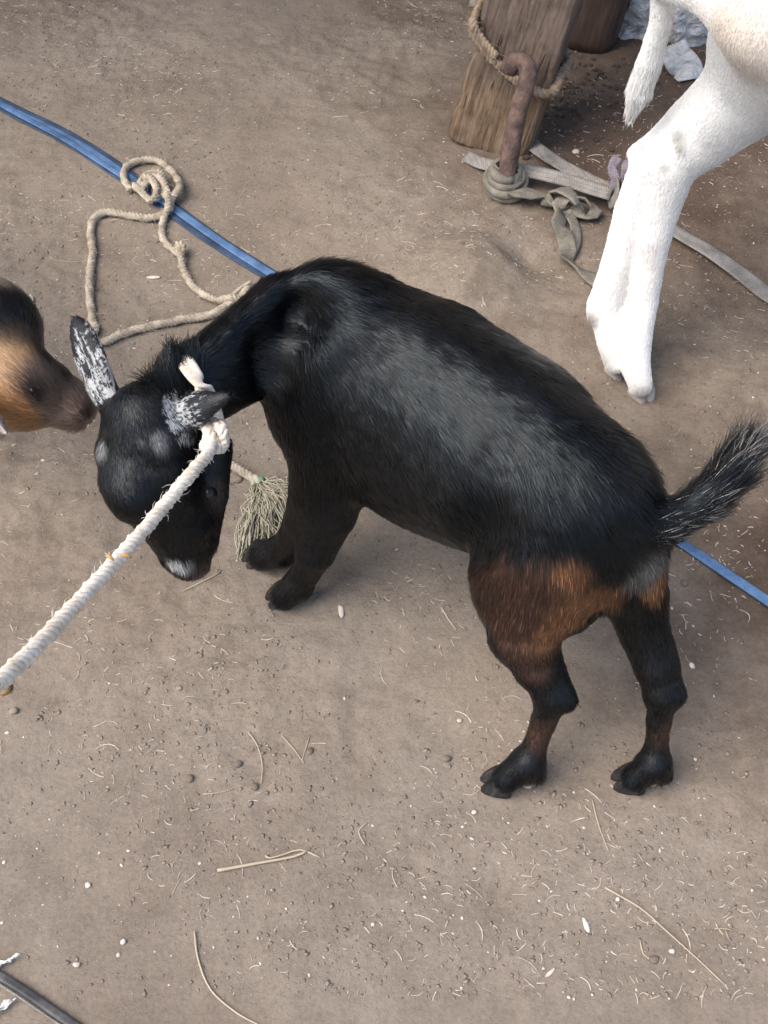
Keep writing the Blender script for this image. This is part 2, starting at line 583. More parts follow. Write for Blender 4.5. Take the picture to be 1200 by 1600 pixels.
# ------------------------------------------------------------------ ground
def axis(lo, hi, d, far):
    a = list(np.arange(lo, hi + d / 2, d))
    s = d
    x = a[-1]; up = []
    while x < far:
        s *= 1.22; x += s; up.append(x)
    s = d; x = a[0]; dn = []
    while x > -far:
        s *= 1.22; x -= s; dn.append(x)
    return np.array(dn[::-1] + a + up)


gx, gy = axis(-.85, .95, .005, 60), axis(.45, 2.75, .005, 60)
X, Y = np.meshgrid(gx, gy)
fade = np.clip(1.0 - (np.maximum(np.maximum(np.abs(X) - 1.2, Y - 3.0), 0.2 - Y)) / 3.0, 0, 1)
Z = gz(X, Y) * fade
nx, ny = len(gx), len(gy)
ii = np.arange(nx * ny).reshape(ny, nx)
Fq = np.stack([ii[:-1, :-1], ii[:-1, 1:], ii[1:, 1:], ii[1:, :-1]], -1).reshape(-1, 4)
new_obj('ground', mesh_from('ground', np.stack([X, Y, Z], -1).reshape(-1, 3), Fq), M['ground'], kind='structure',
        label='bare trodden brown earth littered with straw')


# ------------------------------------------------------------------ animals: blended volumes turned into one skin
class Animal:
    def __init__(s, voxel):
        s.prims = []
        s.vox = voxel

    def cone(s, a, b, ra, rb, k=.02, flow=None):
        a, b = np.array(a, float), np.array(b, float)
        f = (b - a) / (np.linalg.norm(b - a) + 1e-9) if flow is None else np.array(flow, float)
        s.prims.append(('c', a, b, ra, rb, k, f))

    def chain(s, pts, k=.02):
        segs = []
        for (a, ra), (b, rb) in zip(pts[:-1], pts[1:]):
            a, b = np.array(a, float), np.array(b, float)
            segs.append(('c', a, b, ra, rb, k, (b - a) / (np.linalg.norm(b - a) + 1e-9)))
        s.prims.append(('h', segs, None, None, None, k, None))

    def ell(s, c, axx, axy, rad, k=.015, flow=None):
        """ellipsoid: axx = long axis, axy = a second axis (made square to it)"""
        ex = Vector(axx).normalized(); ey = Vector(axy); ey = (ey - ex * ey.dot(ex)).normalized(); ez = ex.cross(ey)
        E = np.array([ex, ey, ez])
        s.prims.append(('e', np.array(c, float), E, np.array(rad, float), None, k, np.array(flow if flow is not None else ex, float)))

    def carve(s, c, axx, nrm, rad, k=.02):
        s.ell(c, axx, nrm, rad, k)
        p = s.prims.pop()
        s.carves = getattr(s, 'carves', []) + [p]

    def hit(s, u, v, z=.3):
        """first point of the volumes on the sight line of a photo pixel"""
        o = np.array([0, 0, CAM_H]); d = np.array(W(u, v, 0)) - o; d /= np.linalg.norm(d)
        t = .6
        for _ in range(60):
            q = min(float(s.dist(p, (o + d * t)[None])[0]) for p in s.prims)
            if q < .0006: return Vector(o + d * t)
            t += q * .9
            if t > 4: break
        return W(u, v, z)

    def dist(s, p, P):
        if p[0] == 'h':
            D = s.dist(p[1][0], P)
            for q in p[1][1:]:
                d = s.dist(q, P)
                h = np.maximum(.004 - np.abs(D - d), 0) / .004
                D = np.minimum(D, d) - h * h * .001
            return D
        if p[0] == 'c':
            _, a, b, ra, rb, k, f = p
            ab = b - a
            t = np.clip(((P - a) @ ab) / (ab @ ab + 1e-12), 0, 1)
            q = P - a - t[..., None] * ab
            return np.sqrt((q * q).sum(-1)) - (ra + (rb - ra) * t)
        _, c, E, r, _, k, f = p
        q = (P - c) @ E.T
        k0 = np.sqrt(((q / r) ** 2).sum(-1)); k1 = np.sqrt(((q / (r * r)) ** 2).sum(-1)) + 1e-9
        return k0 * (k0 - 1) / k1

    def build(s, smooth=3):
        v = s.vox
        lo, hi = np.full(3, 1e9), np.full(3, -1e9)
        bb = []
        for p in s.prims:
            if p[0] == 'h':
                l = np.min([np.minimum(q[1], q[2]) - max(q[3], q[4]) for q in p[1]], 0); h = np.max([np.maximum(q[1], q[2]) + max(q[3], q[4]) for q in p[1]], 0)
            elif p[0] == 'c':
                r = max(p[3], p[4]); l, h = np.minimum(p[1], p[2]) - r, np.maximum(p[1], p[2]) + r
            else:
                e = np.sqrt(((p[2] * p[3][:, None]) ** 2).sum(0)); l, h = p[1] - e, p[1] + e
            bb.append((l, h)); lo = np.minimum(lo, l); hi = np.maximum(hi, h)
        lo -= .03; hi += .03
        n = np.ceil((hi - lo) / v).astype(int) + 1
        D = np.full(n, .05, np.float32)
        for p, (l, h) in zip(s.prims, bb):
            k = p[5]
            i0 = np.maximum(((l - k - .012 - lo) / v).astype(int), 0); i1 = np.minimum(((h + k + .012 - lo) / v).astype(int) + 2, n)
            ax = [lo[d] + v * np.arange(i0[d], i1[d]) for d in range(3)]
            P = np.stack(np.meshgrid(*ax, indexing='ij'), -1)
            d = s.dist(p, P).astype(np.float32)
            sl = D[i0[0]:i1[0], i0[1]:i1[1], i0[2]:i1[2]]
            hh = np.maximum(k - np.abs(sl - d), 0) / k
            D[i0[0]:i1[0], i0[1]:i1[1], i0[2]:i1[2]] = np.minimum(sl, d) - hh * hh * k * .25
        for p in getattr(s, 'carves', []):
            e = np.sqrt(((p[2] * p[3][:, None]) ** 2).sum(0)); k = p[5]
            i0 = np.maximum(((p[1] - e - k - .012 - lo) / v).astype(int), 0); i1 = np.minimum(((p[1] + e + k + .012 - lo) / v).astype(int) + 2, n)
            ax = [lo[d] + v * np.arange(i0[d], i1[d]) for d in range(3)]
            P = np.stack(np.meshgrid(*ax, indexing='ij'), -1)
            d = -s.dist(p, P).astype(np.float32)
            sl = D[i0[0]:i1[0], i0[1]:i1[1], i0[2]:i1[2]]
            hh = np.maximum(k - np.abs(sl - d), 0) / k
            D[i0[0]:i1[0], i0[1]:i1[1], i0[2]:i1[2]] = np.maximum(sl, d) + hh * hh * k * .25
        S = D < 0
        cnt = sum(S[a:n[0] - 1 + a, b:n[1] - 1 + b, c:n[2] - 1 + c].astype(np.int8) for a in (0, 1) for b in (0, 1) for c in (0, 1))
        act = (cnt > 0) & (cnt < 8)
        idx = np.full(act.shape, -1, np.int64)
        cells = np.argwhere(act)
        idx[act] = np.arange(len(cells))
        acc = np.zeros((len(cells), 3)); num = np.zeros(len(cells))
        cor = [(a, b, c) for a in (0, 1) for b in (0, 1) for c in (0, 1)]
        for A in cor:
            for d in range(3):
                if A[d]: continue
                B = list(A); B[d] = 1
                da = D[cells[:, 0] + A[0], cells[:, 1] + A[1], cells[:, 2] + A[2]]
                db = D[cells[:, 0] + B[0], cells[:, 1] + B[1], cells[:, 2] + B[2]]
                x = (da < 0) != (db < 0)
                t = np.where(x, da / (da - db + 1e-12), 0)
                pos = np.array(A, float)[None] + t[:, None] * (np.array(B) - np.array(A))[None]
                acc += pos * x[:, None]; num += x
        V = lo + v * (cells + acc / num[:, None])
        Fs = []
        for d in range(3):
            sl0 = [slice(None)] * 3; sl1 = [slice(None)] * 3
            sl0[d] = slice(0, -1); sl1[d] = slice(1, None)
            a, b = S[tuple(sl0)], S[tuple(sl1)]
            E = np.argwhere(a != b)
            o1, o2 = [(1, 2), (2, 0), (0, 1)][d]
            E = E[(E[:, o1] > 0) & (E[:, o2] > 0) & (E[:, o1] < n[o1] - 1) & (E[:, o2] < n[o2] - 1)]
            inside = a[E[:, 0], E[:, 1], E[:, 2]]
            def cell(p, q):
                C = E.copy(); C[:, o1] -= p; C[:, o2] -= q
                return idx[C[:, 0], C[:, 1], C[:, 2]]
            Q = np.stack([cell(1, 1), cell(0, 1), cell(0, 0), cell(1, 0)], -1)
            Q[~inside] = Q[~inside][:, ::-1]
            Fs.append(Q)
        F = np.concatenate(Fs)
        F = F[(F >= 0).all(1)]
        for _ in range(smooth):
            A = np.zeros_like(V); c = np.zeros(len(V))
            for j in range(4):
                for jj in ((j + 1) % 4, (j + 3) % 4):
                    np.add.at(A, F[:, j], V[F[:, jj]]); np.add.at(c, F[:, j], 1)
            V = V * .5 + .5 * A / np.maximum(c, 1)[:, None]
        s.V, s.F = V, F
        fn = np.cross(V[F[:, 2]] - V[F[:, 0]], V[F[:, 3]] - V[F[:, 1]])
        s.area = np.linalg.norm(fn, axis=1) / 2
        N = np.zeros_like(V)
        for j in range(4): np.add.at(N, F[:, j], fn)
        s.N = N / (np.linalg.norm(N, axis=1)[:, None] + 1e-12)
        # hair flow and weights of the volumes
        flow = np.zeros_like(V); wsum = np.zeros(len(V))
        for p in [q for p in s.prims for q in (p[1] if p[0] == 'h' else [p])]:
            d = s.dist(p, V)
            wt = np.exp(-np.maximum(d, -0.02) / .010)
            flow += wt[:, None] * p[6]; wsum += wt
        s.flow = flow / wsum[:, None]
        return s

    def eye(s, root, c, r=.0105):
        i = int(np.argmin(((s.V - np.array(c)) ** 2).sum(1)))
        return ball('eye', Vector(s.V[i] - s.N[i] * r * .55), r, M['eye'], root)

    def sample(s, count, rng, dens=None):
        a = s.area.copy()
        if dens is not None: a *= dens[s.F].mean(1)
        f = rng.choice(len(s.F), count, p=a / a.sum())
        u, v = rng.random(count), rng.random(count)
        wts = np.stack([(1 - u) * (1 - v), u * (1 - v), u * v, (1 - u) * v], -1)
        Q = s.F[f]
        def mixv(A): return (A[Q] * wts[..., None]).sum(1)
        N = mixv(s.N); N /= np.linalg.norm(N, axis=1)[:, None]
        return mixv(s.V), N, mixv(s.flow), Q, wts


def hair_object(name, parent, P, N, flow, length, tint, radius, lift, rng, material, droop=.25, jitter=.18, npts=4, clump=None):
    n = len(P)
    T = flow - (flow * N).sum(1)[:, None] * N
    T /= np.linalg.norm(T, axis=1)[:, None] + 1e-9
    T += rng.normal(0, jitter, T.shape)
    if clump is not None: T += clump
    T -= (T * N).sum(1)[:, None] * N
    T /= np.linalg.norm(T, axis=1)[:, None] + 1e-9
    lf = np.clip(lift * (1 + rng.normal(0, .3, n)), .02, 1.4)
    Lh = length * (1 + rng.normal(0, .22, n)).clip(.4, 1.7)
    pts = np.zeros((n, npts, 3), np.float32)
    cur = P - N * .0004
    for i in range(npts):
        pts[:, i] = cur
        t = i / (npts - 1)
        a = lf * (1 - t * .75)
        d = T * np.cos(a)[:, None] + N * np.sin(a)[:, None]
        d[:, 2] -= droop * t
        d /= np.linalg.norm(d, axis=1)[:, None]
        cur = cur + d * (Lh / (npts - 1))[:, None]
    pts[:, :, 2] = np.maximum(pts[:, :, 2], .002)
    cu = bpy.data.hair_curves.new(name)
    cu.add_curves([npts] * n)
    cu.attributes['position'].data.foreach_set('vector', pts.ravel())
    ra = cu.attributes.get('radius') or cu.attributes.new('radius', 'FLOAT', 'POINT')
    prof = np.array([1, .9, .65, .15] if npts == 4 else np.linspace(1, .1, npts), np.float32)
    rr = (np.broadcast_to(np.asarray(radius, np.float32), (n,))[:, None] * prof[None]).astype(np.float32)
    ra.data.foreach_set('value', rr.ravel())
    ca = cu.attributes.new('tint', 'FLOAT_COLOR', 'CURVE')
    ca.data.foreach_set('color', np.concatenate([tint, np.ones((n, 1))], 1).astype(np.float32).ravel())
    nn = N + rng.normal(0, .10, N.shape) + T * .10 + (clump * .9 if clump is not None else 0)
    nn /= np.linalg.norm(nn, axis=1)[:, None]
    na = cu.attributes.new('lie', 'FLOAT_VECTOR', 'CURVE')
    na.data.foreach_set('vector', nn.astype(np.float32).ravel())
    cu.materials.append(material)
    o = bpy.data.objects.new(name, cu)
    COL.objects.link(o)
    o.parent = parent
    o.matrix_parent_inverse = Matrix.Translation(-parent.location)
    return o


def body_object(an, name, parent, tint):
    me = mesh_from(name, an.V, an.F)
    ca = me.attributes.new('tint', 'FLOAT_COLOR', 'POINT')
    ca.data.foreach_set('color', np.concatenate([tint, np.ones((len(tint), 1))], 1).astype(np.float32).ravel())
    return new_obj(name, me, M['skin'], parent)


def near(P, c, r, soft=.35):
    d = np.linalg.norm(P - np.array(c), axis=-1) / r
    return np.clip((1 + soft - d) / (2 * soft), 0, 1)


def mixc(C, col, wt):
    return C * (1 - wt[:, None]) + np.array(col)[None] * wt[:, None]


def hoof_parts(parent, toe, heel, spread, size, material, name='hoof', z0=None):
    """a cloven hoof: two wedge claws side by side on the ground"""
    toe, heel = Vector(toe), Vector(heel)
    f = Vector((toe.x - heel.x, toe.y - heel.y, 0)).normalized()
    sd_ = Vector((-f.y, f.x, 0))
    bm = bmesh.new()
    for sgn in (-1, 1):
        c = heel + sd_ * sgn * spread
        g = float(gz(toe.x, toe.y)) - .002
        L, H, Wd = size
        rings = []
        for t, hh, ww in ((-.15, .85, .75), (.0, 1.0, 1.0), (.45, .8, .95), (.85, .45, .6), (1.0, .22, .22)):
            cc = c + f * t * L - sd_ * sgn * spread * .35 * t
            ring = []
            for a in range(10):
                q = 2 * math.pi * a / 10
                ring.append(bm.verts.new((cc.x + sd_.x * math.cos(q) * Wd * ww, cc.y + sd_.y * math.cos(q) * Wd * ww,
                                          g + max(0, (.45 + .55 * math.sin(q))) * H * hh)))
            rings.append(ring)
        for r0, r1 in zip(rings[:-1], rings[1:]):
            for a in range(10):
                bm.faces.new((r0[a], r0[(a + 1) % 10], r1[(a + 1) % 10], r1[a]))
        bm.faces.new(rings[0][::-1]); bm.faces.new(rings[-1])
    bmesh.ops.recalc_face_normals(bm, faces=bm.faces)
    return new_obj(name, bm, material, parent)


def ball(name, c, r, material, parent, scale=(1, 1, 1)):
    bm = bmesh.new()
    bmesh.ops.create_uvsphere(bm, u_segments=16, v_segments=10, radius=r)
    bmesh.ops.scale(bm, vec=scale, verts=bm.verts)
    bmesh.ops.translate(bm, vec=c, verts=bm.verts)
    return new_obj(name, bm, material, parent)


VIEW = Vector((0, CP, -SP))

# ---------------------------------------------- the black goat
def black_goat():
    root = empty('black_goat', gpt(700, 1060), 'glossy black goat with brown thighs, head lowered on a white rope', 'goat')
    A = Animal(.0032)
    S5, S4, S3 = W(470, 530, .375), W(548, 556, .348), W(655, 618, .332)
    S2, S1, S0 = W(780, 706, .327), W(888, 782, .338), W(966, 814, .345)
    A.chain([(S5, .072), (S4, .100), (S3, .113), (S2, .114), (S1, .086), (S0, .042)], .03)
    # backbone and withers
    A.chain([(W(520, 490, .435), .028), (W(640, 530, .420), .022), (W(778, 612, .413), .022), (W(895, 700, .405), .024), (W(968, 770, .386), .026)], .05)
    A.ell(W(533, 462, .445), S4 - S5, (0, 0, 1), (.050, .028, .026), .04, flow=S3 - S4)
    # belly
    A.ell(W(648, 702, .262), S2 - S4, (0, 0, 1), (.14, .085, .085), .05, flow=S3 - S4)
    # neck
    A.chain([(W(300, 612, .385), .043), (W(390, 560, .385), .046), (W(474, 538, .372), .064)], .025)
    A.cone(W(275, 600, .41), W(430, 480, .435), .018, .03, .03)
    # shoulder blade and chest
    A.ell(W(492, 592, .345), W(488, 690, .25) - W(508, 500, .42), (-1, 0, .2), (.105, .05, .06), .025, flow=(.3, -.1, -.8))
    A.ell(W(474, 628, .318), (-.05, -.2, -1), (1, 0, 0), (.060, .036, .036), .03, flow=(.2, 0, -1))
    # near (left) foreleg
    A.chain([(W(518, 660, .295), .050), (W(530, 745, .225), .041), (W(516, 800, .175), .033), (W(493, 860, .115), .0255),
             (W(478, 893, .072), .0185), (W(466, 913, .046), .020), (W(446, 930, .024), .018)], .018)
    A.cone(W(535, 755, .215), W(562, 760, .215), .030, .010, .02, flow=(.2, 0, -1))
    # far (right) foreleg
    A.chain([(W(503, 680, .285), .040), (W(492, 765, .200), .031), (W(476, 812, .140), .026), (W(458, 845, .078), .021),
             (W(440, 860, .046), .021), (W(410, 869, .024), .018)], .016)
    # near hind leg
    A.ell(W(850, 830, .315), W(815, 930, .235) - W(880, 770, .36), (1, 0, .2), (.118, .080, .058), .014, flow=(.15, -.2, -1))
    A.chain([(W(858, 860, .295), .070), (W(823, 935, .235), .054), (W(820, 990, .200), .041), (W(838, 1040, .168), .027), (W(862, 1082, .138), .020)], .018)
    A.cone(W(862, 1080, .138), W(888, 1097, .135), .019, .008, .010, flow=(0, -.3, -1))
    A.cone(W(860, 1022, .178), W(888, 1094, .137), .010, .008, .012)
    A.chain([(W(864, 1087, .135), .019), (W(850, 1125, .098), .0145), (W(836, 1165, .064), .0135), (W(826, 1190, .044), .0175), (W(795, 1212, .024), .0165)], .012)
    A.cone(W(826, 1190, .042), W(836, 1208, .028), .018, .012, .012)
    A.cone(W(915, 845, .30), W(885, 930, .24), .070, .030, .03)
    A.cone(W(940, 880, .275), W(900, 960, .215), .030, .012, .03)
    # far hind leg
    A.chain([(W(970, 855, .305), .048), (W(990, 925, .245), .036), (W(1006, 985, .200), .028), (W(1024, 1040, .165), .024), (W(1034, 1082, .138), .019)], .018)
    A.cone(W(1034, 1080, .138), W(1058, 1088, .136), .017, .008, .010, flow=(0, -.3, -1))
    A.cone(W(1034, 1005, .183), W(1058, 1084, .138), .012, .008, .012)
    A.chain([(W(1036, 1084, .137), .018), (W(1030, 1125, .098), .0140), (W(1026, 1165, .064), .0130), (W(1022, 1192, .044), .017), (W(996, 1212, .024), .016)], .012)
    A.cone(W(1024, 1190, .042), W(1034, 1208, .028), .0175, .012, .012)
    # tail, raised and curving to the right
    A.chain([(W(980, 826, .350), .028), (W(1034, 818, .365), .019), (W(1085, 790, .385), .0155), (W(1122, 755, .402), .013), (W(1148, 722, .415), .009)], .02)
    # head: skull, domed brow, cheek, muzzle, lips
    A.ell(W(235, 672, .385), W(300, 840, .25) - W(230, 650, .39), (1, 0, 0), (.055, .048, .045), .022)
    A.ell(W(212, 735, .366), (-.1, -.8, -.5), (1, 0, 0), (.046, .033, .022), .022, flow=(.1, -.8, -.6))
    A.ell(W(300, 735, .310), W(300, 840, .25) - W(280, 650, .36), (1, 0, 0), (.056, .031, .032), .02)
    A.chain([(W(262, 760, .325), .036), (W(285, 815, .280), .033), (W(293, 858, .245), .0265), (W(296, 874, .232), .0235)], .018)
    A.ell(W(283, 868, .240), (.3, -.6, -.6), (1, 0, 0), (.018, .016, .012), .01)
    A.ell(W(312, 868, .225), (.2, -.6, -.6), (1, 0, 0), (.018, .010, .014), .008)
    A.ell(W(250, 700, .398), (.3, -.8, -.5), (1, 0, 0), (.016, .012, .011), .012)
    A.ell(W(166, 708, .372), (.3, -.8, -.5), (1, 0, 0), (.014, .010, .010), .012)
    A.chain([(W(212, 765, .350), .027), (W(245, 800, .312), .029), (W(280, 852, .258), .0235)], .02)
    A.chain([(W(180, 660, .388), .013), (W(173, 705, .375), .0115), (W(173, 750, .356), .0115), (W(200, 792, .335), .013)], .012)
    A.chain([(W(268, 680, .395), .014), (W(266, 735, .372), .014), (W(278, 775, .335), .013)], .016)
    A.chain([(W(338, 700, .34), .018), (W(335, 770, .295), .015), (W(322, 840, .245), .014)], .014)
    # forelock
    A.cone(W(268, 592, .425), W(270, 556, .448), .012, .004, .012)
    # ears
    e0, e1 = W(172, 640, .385), W(113, 486, .425)
    A.ell((e0 + e1) / 2, e1 - e0, Vector((1, -.2, .45)), (.060, .0205, .0065), .008)
    A.cone(e0 + Vector((.006, 0, 0)), e0.lerp(e1, .25), .015, .013, .012)
    f0, f1 = W(272, 652, .410), W(358, 618, .450)
    A.ell(f0.lerp(f1, .40), f1 - f0, Vector((.1, -.6, -.45)), (.027, .019, .0065), .006)
    A.ell(f0.lerp(f1, .72), f1 - f0, Vector((.1, -.6, -.45)), (.024, .0095, .0055), .008)
    back = -VIEW
    for (u, v, ax_, rd, out) in ((428, 548, Vector((-.3, -.1, -1)), (.050, .018, .024), .012),
                            (744, 842, Vector((-.2, .1, -1)), (.045, .014, .016), .008), (480, 490, Vector((-.5, .4, -.6)), (.045, .018, .020), .0155)):
        A.carve(A.hit(u, v) + back * out, ax_, back, rd, .035)
    A.build(3)
    P = A.V

    def tint(P, rng=None):
        n = len(P)
        C = np.tile(np.array([[.0028, .0028, .0032]]), (n, 1))
        px = lambda u, v, z: W(u, v, z)
        nz_ = noise2(P[:, 0] * 40 + P[:, 2] * 30, P[:, 1] * 40 - P[:, 2] * 25, 21) * .35
        def spot(u, v, z, r, col, soft=.4, amt=1.0):
            nonlocal C
            d = np.linalg.norm(P - np.array(A.hit(u, v, z)), axis=-1) / r + nz_
            C = mixc(C, col, np.clip((1 + soft - d) / (2 * soft), 0, 1) * amt)
        br, rb = (.055, .027, .018), (.25, .115, .052)
        spot(790, 955, .235, .038, br, .7); spot(845, 950, .235, .040, br, .7); spot(815, 1000, .20, .034, br); spot(800, 905, .25, .026, br, amt=.7)
        spot(755, 915, .25, .026, (.03, .015, .010), amt=.8); spot(860, 900, .25, .028, br, amt=.8)
        spot(915, 938, .25, .030, rb, .6); spot(890, 965, .25, .022, rb, .6, .8); spot(865, 990, .21, .024, rb, amt=.8); spot(893, 893, .28, .022, rb, amt=.6)
        spot(835, 1045, .165, .022, br, amt=.7)
        spot(1030, 908, .27, .022, rb); spot(855, 1150, .08, .022, br, amt=.8); spot(1050, 1140, .09, .02, br, amt=.8)
        spot(272, 880, .252, .0095, (.72, .70, .68), .5, 1.0); spot(284, 884, .245, .009, (.72, .70, .68), .5, 1.0); spot(296, 878, .245, .006, (.62, .60, .58), .6, .6)
        spot(312, 893, .215, .012, (.05, .035, .032), .3)
        spot(328, 772, .29, .018, (.035, .024, .020), .5)
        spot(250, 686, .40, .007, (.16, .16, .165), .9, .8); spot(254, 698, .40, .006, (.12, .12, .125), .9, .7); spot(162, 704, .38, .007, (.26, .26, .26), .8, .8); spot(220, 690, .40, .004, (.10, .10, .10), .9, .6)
        spot(1012, 890, .30, .018, (.34, .33, .31), .8, .7)
        if rng is not None:
            C *= (rng.uniform(.5, 1.4, n) + 2.5 * (rng.random(n) < .04))[:, None]
        # grey roan ears
        for (a, b, wd, dark) in ((e0, e1, .034, .68), (f0, f1, .03, .45)):
            a_, b_ = np.array(a), np.array(b)
            t = ((P - a_) @ (b_ - a_)) / ((b_ - a_) @ (b_ - a_))
            q = np.linalg.norm(P - a_ - t[:, None] * (b_ - a_), axis=1)
            inside = (t > .04) & (t < 1.15) & (q < wd)
            wx = np.cross(b_ - a_, np.array([0, -.64, .77])); wx /= np.linalg.norm(wx)
            cr = (P - a_) @ wx
            streak = noise2(t * 5.0 + 3 + cr * 60, cr * 480, 5)
            pr = np.clip(.62 - (t / dark) ** 2 * .45 + streak * 1.1, 0, 1)
            lit = (pr > ((.25 + .5 * rng.random(n)) if rng is not None else .5)) & inside
            C[inside] = (.012, .012, .014)
            C[lit] = np.array([.55, .56, .57]) * (rng.uniform(.45, 1.15, int(lit.sum()))[:, None] if rng is not None else .6)
            if dark > .6:
                tip = (t > 1.0) & (streak > -.1) & (q < wd)
                C[tip & inside] = (.6, .6, .58)
        return C

    body_object(A, 'body', root, tint(P))
    rng = np.random.default_rng(3)
    # hair
    dens = np.ones(len(P))
    head_w = near(P, W(240, 720, .34), .13, .3)
    leg = np.clip((.20 - P[:, 2]) / .08, 0, 1)
    dens = 1 + head_w * .5 + leg * .4
    H, N, FL, Q, wt = A.sample(210000, rng, dens)
    FL = FL.copy()
    FL[:, 2] -= .55 * (1 - np.clip((H[:, 2] - .40) / .05, 0, 1)) * (1 - near(H, W(240, 720, .34), .13, .3))
    length = np.full(len(H), .0135)
    hw = near(H, W(240, 720, .34), .125, .25)
    length = length * (1 - hw) + .007 * hw
    lowleg = np.clip((.25 - H[:, 2]) / .06, 0, 1)
    length = length * (1 - lowleg) + .0065 * lowleg
    back = near(H, W(1000, 700, .41), .11, .4) + near(H, W(530, 440, .46), .06, .5)
    length += .006 * back.clip(0, 1)
    foot = np.clip((.055 - H[:, 2]) / .02, 0, 1)
    length = length * (1 - foot) + .012 * foot
    earw = np.maximum(near(H, (e0 + e1) / 2, .06, .15), near(H, (f0 + f1) / 2, .036, .15))
    length = length * (1 - earw) + .0055 * earw
    cl = np.stack([noise2(H[:, 0] * 55 + k * 9, H[:, 1] * 55 + H[:, 2] * 70, 31 + k) for k in range(3)], -1) * .20
    lift = .20 + .1 * back + .15 * near(H, W(1000, 700, .41), .11, .4)
    hair_object('coat', root, H, N, FL, length, tint(H, rng), .00030, lift, rng, M['hair'], .15, .06, 4, cl)
    # bushy tail hair
    tw = np.zeros(len(P))
    tp = [W(1045, 818, .367), W(1075, 800, .378), W(1085, 790, .385), W(1122, 755, .402), W(1148, 722, .415)]
    for c in tp: tw = np.maximum(tw, near(P, c, .024, .25))
    H, N, FL, Q, wt = A.sample(9000, rng, tw + 1e-6)
    tt = np.clip((H[:, 0] - tp[0].x) / (tp[-1].x - tp[0].x), 0, 1)
    low = np.clip(-(N @ np.array([-.6, .55, .5])) , 0, 1)
    C = np.tile(np.array([[.005, .0048, .0048]]), (len(H), 1)) * rng.uniform(.6, 1.8, len(H))[:, None]
    wh = rng.random(len(H)) < (.03 + .25 * low * (tt < .6) + .30 * (tt > .8))
    C[wh] = np.array([.55, .52, .47])
    hair_object('tail_tuft', root, H, N, FL, .022 + .024 * tt, C, .00036, .28 + .14 * tt, rng, M['hair'], .0, .22, 5)
    # forelock
    fw = near(P, W(269, 580, .435), .03, .3)
    H, N, FL, Q, wt = A.sample(1500, rng, fw + 1e-6)
    hair_object('forelock', root, H, N, np.tile(np.array([[0, .25, .8]]), (len(H), 1)), .022, np.full((len(H), 3), .010), .0004, .5, rng, M['hair'], .0, .2, 4)
    # hooves, eyes, nostrils
    for toe, heel, m_ in (((745, 1222), (790, 1222), 'hoof'), ((965, 1222), (995, 1220), 'hoof'), ((420, 942), (450, 932), 'hoof'), ((385, 880), (412, 868), 'hoof')):
        hoof_parts(root, W(*toe), W(*heel), .0105, (.030, .023, .0118), M[m_])
    for c in (W(826, 1222, .014), W(1020, 1219, .014)):
        bm = bmesh.new()
        bmesh.ops.create_icosphere(bm, subdivisions=2, radius=.0095)
        bmesh.ops.scale(bm, vec=(1, .8, .9), verts=bm.verts)
        bmesh.ops.translate(bm, vec=c, verts=bm.verts)
        new_obj('hoof_heel', bm, M['palehoof'], root)
    A.eye(root, A.hit(326, 770), .0105); A.eye(root, W(158, 752, .335))
    return A


black_goat()


